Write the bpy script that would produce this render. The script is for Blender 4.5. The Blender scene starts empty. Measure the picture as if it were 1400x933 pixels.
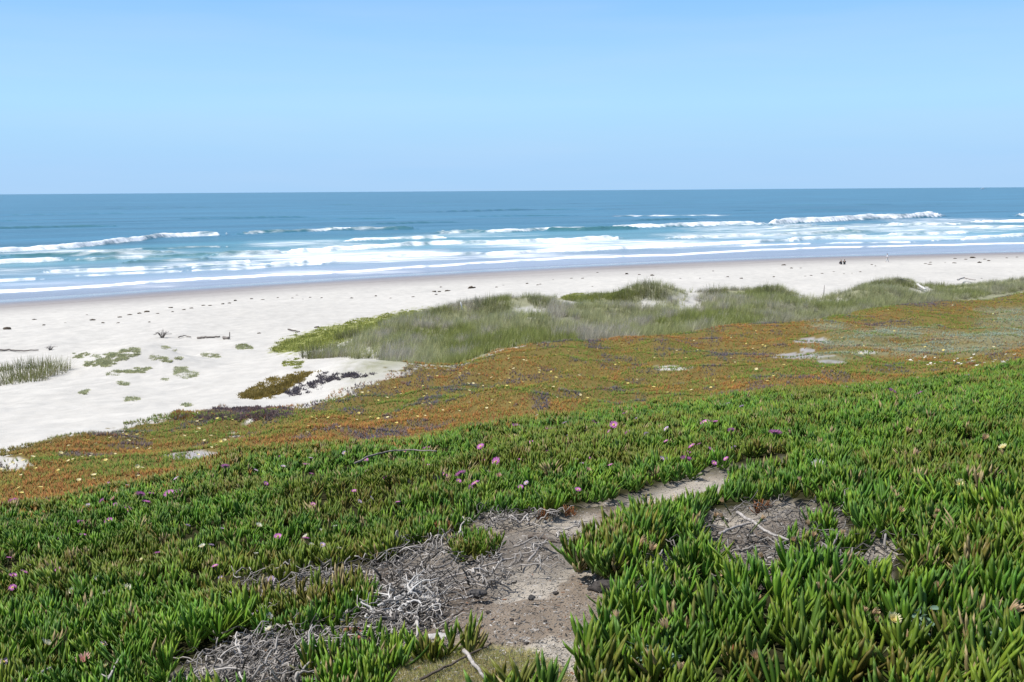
import bpy, math, random
import numpy as np
from mathutils import Matrix, Vector
random.seed(7)
rng = np.random.default_rng(7)
C = bpy.context.scene.collection
scene = bpy.context.scene
R_ = math.radians

# ------------------------------------------------------------------ camera, sky, sun, exposure
EYE = 17.0
F = 1400.0
PITCH = math.atan((466.5 - 260.8) / F)
ROLL = R_(0.4)
cp, sp = math.cos(PITCH), math.sin(PITCH)
FWD = np.array([0, cp, -sp]); R0 = np.array([1.0, 0, 0]); U0 = np.array([0, sp, cp])
RIGHT = R0 * math.cos(ROLL) - U0 * math.sin(ROLL)
UP = U0 * math.cos(ROLL) + R0 * math.sin(ROLL)
cam_d = bpy.data.cameras.new('camera')
cam = bpy.data.objects.new('camera', cam_d); C.objects.link(cam)
m = np.eye(4); m[:3, 0] = RIGHT; m[:3, 1] = UP; m[:3, 2] = -FWD; m[:3, 3] = (0, 0, EYE)
cam.matrix_world = Matrix(m.tolist())
cam_d.sensor_width = 36; cam_d.lens = 36.0; cam_d.clip_start = 0.1; cam_d.clip_end = 200000
scene.camera = cam

SUN_EL, SUN_AZ = R_(61), R_(-86)          # azimuth from +Y (out to sea) towards +X
w = bpy.data.worlds.new('World'); scene.world = w; w.use_nodes = True
wn = w.node_tree; bg = wn.nodes['Background']
sky = wn.nodes.new('ShaderNodeTexSky'); sky.sky_type = 'NISHITA'; sky.sun_disc = False
sky.sun_elevation = SUN_EL; sky.sun_rotation = SUN_AZ
sky.altitude = 0; sky.air_density = 1.0; sky.dust_density = 0.9; sky.ozone_density = 2.2
bg.inputs[1].default_value = 0.12
# sea air low over the horizon: pale blue, paler still a few degrees up
_g = wn.nodes.new('ShaderNodeTexCoord'); _s = wn.nodes.new('ShaderNodeSeparateXYZ'); wn.links.new(_g.outputs['Generated'], _s.inputs[0])
_r = wn.nodes.new('ShaderNodeValToRGB'); _c = _r.color_ramp
K_ = 1.02 / (.12 * 1.32)
_stops = [(0.0, (.40, .64, .93)), (.025, (.41, .66, .96)), (.08, (.43, .735, 1.0)), (.125, (.38, .675, 1.0)), (.19, (.255, .555, 1.0)), (.5, (.14, .37, .86))]
_c.elements[0].position = 0; _c.elements[1].position = .5
for p_, c_ in _stops[1:-1]: _c.elements.new(p_)
for e_, (p_, c_) in zip(_c.elements, _stops): e_.color = (*[x * K_ for x in c_], 1)
wn.links.new(_s.outputs['Z'], _r.inputs[0])
_m = wn.nodes.new('ShaderNodeMapRange'); _m.interpolation_type = 'SMOOTHSTEP'; _m.inputs[1].default_value = .2; _m.inputs[2].default_value = .55; _m.inputs[3].default_value = 1; _m.inputs[4].default_value = 0
wn.links.new(_s.outputs['Z'], _m.inputs[0])
_x = wn.nodes.new('ShaderNodeMix'); _x.data_type = 'RGBA'; wn.links.new(_m.outputs[0], _x.inputs['Factor']); wn.links.new(sky.outputs[0], _x.inputs['A']); wn.links.new(_r.outputs[0], _x.inputs['B'])
# barely visible veils of high cloud
_mp = wn.nodes.new('ShaderNodeMapping'); _mp.inputs['Scale'].default_value = (2.2, 2.2, 22); wn.links.new(_g.outputs['Generated'], _mp.inputs['Vector'])
_n = wn.nodes.new('ShaderNodeTexNoise'); _n.inputs['Scale'].default_value = 1.6; _n.inputs['Detail'].default_value = 5; wn.links.new(_mp.outputs[0], _n.inputs['Vector'])
_v = wn.nodes.new('ShaderNodeMapRange'); _v.inputs[1].default_value = .42; _v.inputs[2].default_value = .8; _v.inputs[3].default_value = 0; _v.inputs[4].default_value = .16; wn.links.new(_n.outputs['Fac'], _v.inputs[0])
_w = wn.nodes.new('ShaderNodeMix'); _w.data_type = 'RGBA'; wn.links.new(_v.outputs[0], _w.inputs['Factor']); wn.links.new(_x.outputs['Result'], _w.inputs['A']); _w.inputs['B'].default_value = (.62 * K_, .74 * K_, .95 * K_, 1)
wn.links.new(_w.outputs['Result'], bg.inputs[0])
sd = bpy.data.lights.new('sun', 'SUN'); sd.energy = 4.2; sd.angle = R_(0.53); sd.color = (1.0, 0.96, 0.9)
sun = bpy.data.objects.new('sun', sd); C.objects.link(sun)
sdir = Vector((math.cos(SUN_EL) * math.sin(SUN_AZ), math.cos(SUN_EL) * math.cos(SUN_AZ), math.sin(SUN_EL)))
sun.rotation_euler = sdir.to_track_quat('Z', 'Y').to_euler(); sun.location = (0, 0, 60)
vs = scene.view_settings
vs.view_transform = 'Standard'; vs.look = 'None'; vs.exposure = 0.4; vs.gamma = 1.0; vs.use_curve_mapping = False
scene.cycles.max_bounces = 6; scene.cycles.diffuse_bounces = 3; scene.cycles.glossy_bounces = 3

# ------------------------------------------------------------------ helpers
def tag(o, label=None, cat=None, group=None, kind=None):
    if label: o['label'] = label
    if cat: o['category'] = cat
    if group: o['group'] = group
    if kind: o['kind'] = kind
    return o

def mesh_np(name, verts, tris, mat=None, col=None, attrs=None, smooth=True, parent=None, link=True):
    """mesh object from arrays; tris is (n,3) or (n,4)"""
    verts = np.asarray(verts, np.float32); tris = np.asarray(tris, np.int32)
    k = tris.shape[1]; n = len(tris)
    me = bpy.data.meshes.new(name)
    me.vertices.add(len(verts)); me.vertices.foreach_set('co', verts.ravel())
    me.loops.add(n * k); me.loops.foreach_set('vertex_index', tris.ravel())
    me.polygons.add(n)
    me.polygons.foreach_set('loop_start', np.arange(0, n * k, k, dtype=np.int32))
    me.polygons.foreach_set('use_smooth', np.full(n, smooth))
    if col is not None:
        a = me.attributes.new('col', 'FLOAT_COLOR', 'POINT')
        c4 = np.ones((len(verts), 4), np.float32); c4[:, :3] = col
        a.data.foreach_set('color', c4.ravel())
    for an, av in (attrs or {}).items():
        a = me.attributes.new(an, 'FLOAT', 'POINT'); a.data.foreach_set('value', np.asarray(av, np.float32))
    me.update(calc_edges=True)
    if mat: me.materials.append(mat)
    o = bpy.data.objects.new(name, me)
    if link: C.objects.link(o)
    if parent: o.parent = parent
    return o

def empty(name, loc, label, cat, group=None, rz=0, sc=1.0):
    o = bpy.data.objects.new(name, None); C.objects.link(o)
    o.location = loc; o.rotation_euler = (0, 0, rz); o.scale = (sc,) * 3
    o.empty_display_size = 0.05
    return tag(o, label, cat, group)

def copy_tree(o, parent=None):
    c = o.copy(); C.objects.link(c)
    if parent:
        c.parent = parent
    for ch in list(o.children):
        copy_tree(ch, c)
    return c

def _hash(ix, iy, seed):
    h = (ix.astype(np.int64) * 374761393 + iy.astype(np.int64) * 668265263 + seed * 974634777) & 0xFFFFFFFF
    h = ((h ^ (h >> 13)) * 1274126177) & 0xFFFFFFFF
    h = h ^ (h >> 16)
    return (h & 0xFFFFFF) / float(0xFFFFFF)

def vnoise(x, y, seed=0):
    x = np.asarray(x, float); y = np.asarray(y, float)
    ix = np.floor(x); iy = np.floor(y); fx = x - ix; fy = y - iy
    fx = fx * fx * (3 - 2 * fx); fy = fy * fy * (3 - 2 * fy)
    ix = ix.astype(np.int64); iy = iy.astype(np.int64)
    a = _hash(ix, iy, seed); b = _hash(ix + 1, iy, seed); c = _hash(ix, iy + 1, seed); d = _hash(ix + 1, iy + 1, seed)
    return (a * (1 - fx) + b * fx) * (1 - fy) + (c * (1 - fx) + d * fx) * fy

def fbm(x, y, seed=0, oct=4):
    s = 0; a = 0.5; t = 0
    for i in range(oct):
        s = s + a * vnoise(x * 2 ** i + 17.3 * i, y * 2 ** i - 9.1 * i, seed + i); t += a; a *= 0.5
    return s / t                                   # about 0..1, mean .5

def sstep(a, b, x):
    t = np.clip((x - a) / (b - a), 0, 1); return t * t * (3 - 2 * t)

def pdir(px, py):
    px = np.asarray(px, float); py = np.asarray(py, float)
    dx = (px - 700) / F; dy = -(py - 466.5) / F
    return FWD + dx[..., None] * RIGHT + dy[..., None] * UP

def project(X, Y, Z):
    P = np.stack([X, Y, Z - EYE], -1)
    cx = P @ RIGHT; cy = P @ UP; cz = np.maximum(P @ FWD, 1e-3)
    return 700 + F * cx / cz, 466.5 - F * cy / cz

def at_z(px, py, z=0.0):
    d = pdir(px, py); t = (z - EYE) / d[..., 2]
    return d[..., 0] * t, d[..., 1] * t

def at_y(px, py, Yw):
    d = pdir(px, py); t = np.asarray(Yw, float) / d[..., 1]
    return d[..., 0] * t, EYE + d[..., 2] * t

def inpoly(px, py, poly):
    poly = np.asarray(poly, float); res = np.zeros(np.shape(px), bool)
    n = len(poly)
    for i in range(n):
        x1, y1 = poly[i]; x2, y2 = poly[(i + 1) % n]
        if y1 == y2: continue
        c = ((y1 > py) != (y2 > py)) & (px < (x2 - x1) * (py - y1) / (y2 - y1) + x1)
        res ^= c
    return res

def polydist(px, py, poly):
    """distance in traced units to polygon outline, signed + inside"""
    poly = np.asarray(poly, float); d = np.full(np.shape(px), 1e9)
    for i in range(len(poly)):
        a = poly[i]; b = poly[(i + 1) % len(poly)]; ab = b - a; L2 = max(ab @ ab, 1e-9)
        t = np.clip(((px - a[0]) * ab[0] + (py - a[1]) * ab[1]) / L2, 0, 1)
        d = np.minimum(d, np.hypot(px - a[0] - t * ab[0], py - a[1] - t * ab[1]))
    return np.where(inpoly(px, py, poly), d, -d)

# ------------------------------------------------------------------ the terrain as a function of (X, Y)
# shoreline of the beach (world curve Y = W(X)) from the waterline seen in the picture
DL = np.array([(0, 412), (200, 396), (350, 386), (500, 378), (700, 368), (900, 357.5), (1050, 352), (1200, 347), (1400, 343)], float)
dlx, dly = at_z(DL[:, 0], DL[:, 1], 0.06)
WC = np.polyfit(dlx, dly, 2)
WX0, WX1 = dlx[0] - 20, dlx[-1] + 30
def W(X):
    Xc = np.clip(X, WX0, WX1)
    return np.polyval(WC, Xc) + (X - Xc) * np.polyval(np.polyder(WC), Xc)
COSW = math.cos(math.atan((dly[-1] - dly[0]) / (dlx[-1] - dlx[0])))
def shore_t(X, Y): return (W(X) - Y) * COSW           # metres inland of the waterline
def beach(X, Y):
    t = shore_t(X, Y)
    return np.interp(t, [-3000, -300, -60, -20, 0, 12, 35, 75, 130, 400], [-40, -9, -3, -1.0, 0.05, 0.42, 1.4, 2.8, 3.5, 5])

AP = 3.0                                             # the fan of profiles spreads from 3 m behind the camera
def curve(nodes):
    n = np.array(nodes, float)
    X, Z = at_y(n[:, 0], n[:, 1], n[:, 2])
    a = X / (n[:, 2] + AP); o = np.argsort(a)
    return a[o], n[o, 2], Z[o]
AT = [(0, 690), (100, 676), (150, 664), (200, 655), (250, 640), (300, 622), (350, 613), (420, 607), (480, 602), (560, 598), (600, 590), (650, 583), (700, 573),
      (760, 567), (800, 560), (850, 553), (900, 548), (950, 544), (1000, 537), (1050, 531), (1100, 527), (1150, 523), (1200, 520), (1250, 515), (1300, 510), (1350, 500), (1400, 490)]
AYx, AYy = [0, 200, 350, 500, 700, 900, 1050, 1200, 1400], [9.8, 10.8, 12.4, 13, 14, 15, 16, 17.2, 20]
BT = [(0, 622, 24), (100, 595, 28), (200, 581, 32), (290, 562, 36), (350, 566, 36), (410, 560, 37.5), (490, 534, 41), (560, 514, 45), (620, 505, 47.5), (680, 482, 53),
      (740, 472, 55.5), (800, 469, 57), (900, 463, 60.5), (960, 456, 64), (1000, 447, 67), (1050, 442, 70.5), (1110, 441, 74), (1200, 422, 86), (1280, 415, 96), (1340, 413, 102), (1400, 400, 112)]
CT = [(0, 520, 64), (100, 505, 70), (200, 491, 76), (300, 477, 80), (370, 472, 82), (430, 459, 83), (470, 449, 85), (540, 438, 88), (600, 431, 92), (680, 422, 96), (730, 414, 99), (800, 411, 102), (850, 412, 104),
      (880, 402, 107), (920, 399, 109), (950, 404, 111), (980, 403, 113), (1020, 404, 115), (1060, 397, 117), (1100, 410, 118), (1150, 408, 120), (1180, 396, 122), (1220, 390, 125), (1300, 393, 131), (1400, 389, 140)]
cur = []
cur.append(curve([(0, 933, 4.5), (350, 933, 3.8), (700, 933, 3.25), (1050, 933, 3.08), (1400, 933, 3.05)]))
cur.append(curve([(0, 840, 6.0), (350, 815, 5.2), (700, 800, 4.5), (1050, 790, 4.15), (1400, 780, 4.1)]))
cur.append(curve([(0, 760, 7.7), (350, 705, 7.7), (700, 680, 6.9), (1050, 660, 6.3), (1400, 640, 6.3)]))
cur.append(curve([(x, y + 11, np.interp(x, AYx, AYy)) for x, y in AT]))   # leaves stand above the ground
A2 = curve([(x, y + 4, np.interp(x, AYx, [14.6, 16.8, 20, 21.5, 23.5, 26, 28.5, 31, 36])) for x, y in AT])
cur.append(A2)
cur.append(curve([(0, 655, 19), (200, 615, 24), (350, 588, 28), (500, 564, 32), (700, 520, 38), (900, 502, 42), (1050, 482, 47), (1200, 465, 54), (1400, 440, 70)]))
cur.append(curve(BT))
cur.append(curve([(0, 575, 36), (100, 562, 40), (200, 545, 46), (300, 530, 50), (370, 518, 53), (490, 506, 53), (560, 500, 54), (620, 497, 55), (680, 475, 61), (740, 464, 64),
                  (800, 461, 66), (900, 457, 71), (1000, 442, 78), (1110, 437, 84), (1200, 418, 96), (1280, 411, 105), (1400, 395, 122)]))
cur.append(curve(CT))
cur = [(a, Yk, Zk) for a, Yk, Zk in cur]
AG = np.linspace(-0.75, 0.75, 1201)
KY, KZ = [], []
def push(Yk, Zk): KY.append(Yk); KZ.append(Zk)
push(np.full_like(AG, -2.6), 15.55 - 0.0 * AG)
push(np.full_like(AG, 1.0), 15.42 + 0.12 * np.clip(AG, -.6, .6))
def smooth1(v, k):
    ker = np.hanning(2 * k + 3)[1:-1]; ker /= ker.sum()
    return np.convolve(np.pad(v, k, mode='edge'), ker, 'valid')
for i, (a, Yk, Zk) in enumerate(cur):
    y = smooth1(np.interp(AG, a, Yk), 14); z = smooth1(np.interp(AG, a, Zk), 14)
    if i in (4, 7):                                  # a dip behind the crest just passed
        py_, pz_ = KY[-1], KZ[-1]
        dip = 0.45 if i == 4 else 0.5 * sstep(-.06, .02, AG)
        push(py_ * .6 + y * .4, pz_ * .6 + z * .4 - dip)
    push(y, z)
yC = KY[-1]
for dy_ in (24, 40, 60):
    yy = yC + dy_; push(yy, beach(AG * (yy + AP), yy))
KY = np.array(KY); KZ = np.array(KZ)
# monotone slopes along each profile
h_ = np.diff(KY, axis=0); dl_ = np.diff(KZ, axis=0) / h_
KM = np.zeros_like(KZ)
for i in range(1, len(KY) - 1):
    s0, s1 = dl_[i - 1], dl_[i]; w1 = 2 * h_[i] + h_[i - 1]; w2 = h_[i] + 2 * h_[i - 1]
    with np.errstate(divide='ignore', invalid='ignore'):
        mm = (w1 + w2) / (w1 / s0 + w2 / s1)
    KM[i] = np.where(s0 * s1 > 0, mm, 0)
KM[-1] = dl_[-1]
def knot(name_i, X, Y):
    a = np.clip(X / (np.maximum(Y, .0) + AP), -.75, .75)
    return np.interp(a, AG, KY[name_i])
BUMPS = []                                           # (X, Y, radius, height) hummocks
def z_base(X, Y):
    X = np.asarray(X, float); Y = np.asarray(Y, float)
    a = np.clip(X / np.maximum(Y + AP, 0.05), -.75, .75)
    fi = (a + .75) / 1.5 * (len(AG) - 1); i0 = np.clip(fi.astype(int), 0, len(AG) - 2); fr = fi - i0
    z = np.full(X.shape, 15.55); done = Y < -2.6
    lo = lambda M: M[i0] * (1 - fr) + M[i0 + 1] * fr
    yk = [lo(KY[k]) for k in range(len(KY))]
    for k in range(len(KY) - 1):
        y0, y1 = yk[k], yk[k + 1]
        s = (Y >= y0) & (Y < y1)
        if not s.any(): continue
        L = (y1 - y0); t = np.clip((Y - y0) / L, 0, 1)
        z0, z1, m0, m1 = lo(KZ[k]), lo(KZ[k + 1]), lo(KM[k]), lo(KM[k + 1])
        hz = (2 * t**3 - 3 * t**2 + 1) * z0 + (t**3 - 2 * t**2 + t) * L * m0 + (-2 * t**3 + 3 * t**2) * z1 + (t**3 - t**2) * L * m1
        z = np.where(s, hz, z)
    far = Y >= yk[-1]
    return np.where(far, beach(X, Y), z)
def ground(X, Y, fine=True):
    z = z_base(X, Y)
    X = np.asarray(X, float); Y = np.asarray(Y, float)
    if fine:
        t = shore_t(X, Y)
        land = sstep(30, 60, t)
        n1 = fbm(X / 5.0, Y / 5.0, 3, 3) - .5
        n2 = fbm(X / 0.9, Y / 0.9, 5, 3) - .5
        near = 1 - sstep(14, 22, Y)
        z = z + land * (1 - near) * (n1 * 0.5 + n2 * 0.12 * sstep(100, 40, Y)) + near * n2 * 0.07
        gB, gB2, gC = knot(9, X, Y), knot(11, X, Y), knot(12, X, Y)
        z = z + sstep(20, 26, Y) * sstep(2, -6, Y - gB) * (fbm(X / 2.6, Y / 2.6, 15, 3) - .5) * .9
        gm = sstep(0, 9, Y - gB2) * sstep(3, -7, Y - gC) * sstep(-.16, -.11, X / (Y + AP))
        z = z + gm * (fbm(X / 6.5, Y / 6.5, 17, 2) - .42) * 2.0
        z = z + near * (fbm(X / .12, Y / .12, 9, 2) - .5) * 0.02
        for bx, by, br, bh in BUMPS:
            d2 = ((X - bx)**2 + (Y - by)**2) / br**2
            z = z + bh * np.exp(-d2)
    return z
GRID = None
def grid_z(X, Y):
    """quick look-up of the ground height"""
    if GRID is None: return ground(X, Y)
    ga, gy, gz = GRID; na, ny = len(ga), len(gy)
    fa = np.clip((X / (Y + AP) - ga[0]) / (ga[-1] - ga[0]) * (na - 1), 0, na - 1.001); fy = np.clip(np.log(Y / gy[0]) / math.log(gy[-1] / gy[0]) * (ny - 1), 0, ny - 1.001)
    ia, iy = fa.astype(int), fy.astype(int); u, v = fa - ia, fy - iy
    return (gz[iy, ia] * (1 - u) + gz[iy, ia + 1] * u) * (1 - v) + (gz[iy + 1, ia] * (1 - u) + gz[iy + 1, ia + 1] * u) * v
def make_grid():
    global GRID
    ga = np.linspace(-.72, .72, 700); gy = np.geomspace(1.5, 420, 1100); A, Yg = np.meshgrid(ga, gy)
    GRID = (ga, gy, ground((A * (Yg + AP)).ravel(), Yg.ravel()).reshape(A.shape))
def hit(px, py, lift=0.0, y0=1.5, y1=420.0):
    """where the sight line through a traced point meets the ground raised by lift"""
    px = np.atleast_1d(np.asarray(px, float)); py = np.atleast_1d(np.asarray(py, float))
    ys = np.geomspace(y0, y1, 1500); outs = []
    for c in range(0, len(px), 400):
        d = pdir(px[c:c + 400], py[c:c + 400]); kx = (d[:, 0] / d[:, 1])[:, None]; kz = (d[:, 2] / d[:, 1])[:, None]
        Y = np.broadcast_to(ys, (len(d), len(ys))); e = EYE + kz * Y - grid_z(kx * Y, Y) - lift
        k = np.where((e <= 0).any(1), np.argmax(e <= 0, 1), len(ys) - 1); k = np.maximum(k, 1); r = np.arange(len(d))
        e0, e1 = e[r, k - 1], e[r, k]; f = np.clip(e0 / np.where(e0 == e1, 1, e0 - e1), 0, 1)
        yy = ys[k - 1] + (ys[k] - ys[k - 1]) * f
        outs.append(np.stack([kx[:, 0] * yy, yy, EYE + kz[:, 0] * yy - lift], -1))
    return np.concatenate(outs)
_h = hit([40, 10, 150, 190, 175, 210, 300, 335], [518, 512, 487, 486, 508, 507, 487, 473])
for p, r_, hh in zip(_h, [3.0, 2.5, 3.2, 3.2, 3.5, 3.5, 2.2, 2], [.7, .6, .8, .9, .8, .8, .5, .4]):
    BUMPS.append((p[0], p[1], r_, hh))

# hummocks under the grass clumps of the crest
for p, r_, hh in zip(hit([870, 900, 975, 1058, 1200, 665, 740], [407, 404, 406, 406, 396, 425, 417]), [3.0, 3.0, 3.0, 3.5, 4.0, 3.0, 2.0], [.5, .45, .45, .6, .5, .5, .4]):
    BUMPS.append((p[0], p[1], r_, hh))
_q = hit([474], [524])[0]; BUMPS.append((_q[0], _q[1], 3.2, 1.0))
make_grid()
# plan outlines traced on the ground
PATH = [(1070, 628), (1040, 633), (1000, 640), (940, 652), (880, 670), (820, 690), (760, 705), (700, 708), (650, 706), (625, 728), (590, 740), (560, 750), (500, 772), (420, 788), (320, 800), (350, 812), (420, 805),
        (515, 800), (520, 830), (500, 855), (400, 860), (330, 868), (300, 890), (240, 925), (230, 960), (792, 965), (786, 940), (790, 900), (815, 860), (845, 828), (870, 808), (850, 795), (815, 790), (815, 775), (870, 750),
        (885, 718), (925, 697), (955, 676), (1010, 655), (1072, 637)]
LITTER_R = [(975, 698), (1060, 686), (1150, 700), (1165, 735), (1228, 748), (1215, 790), (1110, 785), (1040, 798), (985, 792), (960, 765), (915, 800), (870, 812), (880, 770), (950, 735)]
TUFT_A = [(398, 812), (450, 800), (515, 800), (520, 830), (500, 850), (440, 862), (360, 868), (345, 850), (365, 825)]   # island of leaves in the dead stems
TUFT_B = [(420, 905), (455, 868), (545, 880), (600, 886), (650, 868), (655, 890), (575, 905), (545, 920), (530, 960), (415, 960)]
TUFT_C = [(614, 742), (640, 730), (683, 727), (685, 748), (660, 756), (625, 760)]
SANDSTRIP = [(330, 580), (362, 556), (400, 552), (430, 540), (405, 528), (432, 514), (480, 507), (512, 507), (560, 511), (520, 519), (480, 531), (452, 545), (420, 556), (390, 560), (350, 572)]
EARTH_PATCH = [(918, 503, 24, 3.2), (320, 594, 9, 3), (270, 622, 36, 5), (1110, 466, 20, 3), (1095, 487, 34, 3), (1135, 495, 20, 2.2), (1185, 482, 14, 2.4), (1102, 479, 10, 2.5), (1320, 405, 0, 0), (10, 635, 26, 9)]
GREY_PATCH = [(590, 551, 9, 9), (505, 536, 26, 6), (640, 520, 16, 6), (830, 530, 16, 4), (905, 478, 8, 7), (825, 494, 12, 4), (875, 543, 8, 4), (750, 471, 14, 6), (812, 473, 10, 4), (975, 464, 8, 7), (1040, 486, 14, 4), (990, 486, 20, 7),
              (500, 604, 22, 5), (590, 602, 18, 5), (530, 593, 10, 3), (780, 543, 14, 4), (1085, 527, 16, 3), (970, 509, 8, 4), (705, 510, 8, 4), (1030, 440, 22, 4), (1260, 417, 30, 4), (1205, 440, 25, 4), (570, 520, 20, 5), (430, 557, 14, 5),
              (310, 565, 30, 5), (350, 562, 22, 5), (740, 557, 10, 8), (620, 533, 12, 4), (1345, 404, 25, 4), (480, 560, 14, 4), (700, 578, 20, 5)]
SAGE_PATCH = [(1215, 455, 62, 7), (1160, 470, 45, 5), (1250, 480, 95, 8), (1385, 462, 55, 9), (1390, 440, 45, 8), (1330, 475, 40, 5), (1140, 491, 26, 4), (1375, 425, 30, 5), (1130, 447, 25, 4), (1310, 463, 40, 4)]
GREEN_PATCH = [(880, 520, 60, 14), (970, 535, 50, 9), (540, 555, 70, 9), (1180, 520, 90, 10), (60, 615, 50, 10), (680, 550, 50, 9), (960, 478, 40, 7), (1260, 440, 130, 14), (1380, 500, 60, 14), (640, 488, 50, 8), (290, 585, 30, 6)]
LIMEPOLY = [(368, 482), (385, 466), (430, 452), (480, 440), (540, 428), (600, 421), (640, 419), (600, 432), (540, 446), (490, 462), (440, 476), (400, 483)]
BARE = [(942, 412, 26, 13), (890, 418, 24, 7), (728, 427, 24, 8), (505, 485, 28, 9), (775, 415, 30, 4), (1120, 410, 46, 7), (1260, 398, 16, 5), (940, 420, 14, 4)]
def ell(px, py, lst, soft=.35):
    v = np.zeros(np.shape(px))
    for ex, ey, rx, ry in lst:
        if rx == 0: continue
        d = np.hypot((px - ex) / rx, (py - ey) / ry) + (fbm(px / (rx * .45 + 2), py / (ry * .45 + 1), int(ex), 3) - .5) * 1.1
        v = np.maximum(v, 1 - sstep(1 - soft, 1 + soft, d))
    return v
IA, IA2, IB, IB2, IC = 5, 7, 9, 11, 12               # rows of KY: near crest, beyond it, far edge of the orange mat, foot of the dune grass, dune crest

# ------------------------------------------------------------------ materials
def mat_attr(name, rough=.5, spec=.4, noise=None, trans=0.0):
    mt = bpy.data.materials.new(name); mt.use_nodes = True; nt = mt.node_tree; b = nt.nodes['Principled BSDF']
    a = nt.nodes.new('ShaderNodeAttribute'); a.attribute_name = 'col'
    out = a.outputs['Color']
    if noise:
        tc = nt.nodes.new('ShaderNodeTexCoord'); n = nt.nodes.new('ShaderNodeTexNoise'); n.inputs['Scale'].default_value = noise[0]; n.inputs['Detail'].default_value = 4
        nt.links.new(tc.outputs['Object'], n.inputs['Vector'])
        mr = nt.nodes.new('ShaderNodeMapRange'); mr.inputs[1].default_value = .3; mr.inputs[2].default_value = .7; mr.inputs[3].default_value = 1 - noise[1]; mr.inputs[4].default_value = 1 + noise[1]
        nt.links.new(n.outputs['Fac'], mr.inputs[0])
        mx = nt.nodes.new('ShaderNodeVectorMath'); mx.operation = 'SCALE'
        nt.links.new(out, mx.inputs[0]); nt.links.new(mr.outputs[0], mx.inputs['Scale']); out = mx.outputs[0]
    nt.links.new(out, b.inputs['Base Color'])
    b.inputs['Roughness'].default_value = rough; b.inputs['Specular IOR Level'].default_value = spec
    if trans:
        o = [x for x in nt.nodes if x.type == 'OUTPUT_MATERIAL'][0]
        t = nt.nodes.new('ShaderNodeBsdfTranslucent'); nt.links.new(out, t.inputs['Color'])
        ms = nt.nodes.new('ShaderNodeMixShader'); ms.inputs[0].default_value = trans
        nt.links.new(b.outputs[0], ms.inputs[1]); nt.links.new(t.outputs[0], ms.inputs[2]); nt.links.new(ms.outputs[0], o.inputs['Surface'])
    return mt
def mat_plain(name, c, rough=.6, spec=.3, noise=(30, .25), bump=0):
    mt = bpy.data.materials.new(name); mt.use_nodes = True; nt = mt.node_tree; b = nt.nodes['Principled BSDF']
    tc = nt.nodes.new('ShaderNodeTexCoord'); n = nt.nodes.new('ShaderNodeTexNoise'); n.inputs['Scale'].default_value = noise[0]; n.inputs['Detail'].default_value = 5
    nt.links.new(tc.outputs['Object'], n.inputs['Vector'])
    r = nt.nodes.new('ShaderNodeValToRGB'); lo = [x * (1 - noise[1]) for x in c]; hi = [min(1, x * (1 + noise[1])) for x in c]
    r.color_ramp.elements[0].position = .3; r.color_ramp.elements[1].position = .7
    r.color_ramp.elements[0].color = (*lo, 1); r.color_ramp.elements[1].color = (*hi, 1)
    nt.links.new(n.outputs['Fac'], r.inputs[0]); nt.links.new(r.outputs[0], b.inputs['Base Color'])
    b.inputs['Roughness'].default_value = rough; b.inputs['Specular IOR Level'].default_value = spec
    if bump:
        bp = nt.nodes.new('ShaderNodeBump'); bp.inputs['Strength'].default_value = bump; bp.inputs['Distance'].default_value = .02
        nt.links.new(n.outputs['Fac'], bp.inputs['Height']); nt.links.new(bp.outputs[0], b.inputs['Normal'])
    return mt
M_leaf = mat_attr('ice_plant_leaf', .42, .16, trans=.18)
M_mat = mat_attr('ice_plant_far', .55, .2, trans=.2)
M_grass = mat_attr('dune_grass', .6, .15, trans=.4)
M_dry = mat_attr('dry_stems', .85, .1)
M_chip = mat_attr('litter', .9, .1)

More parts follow.
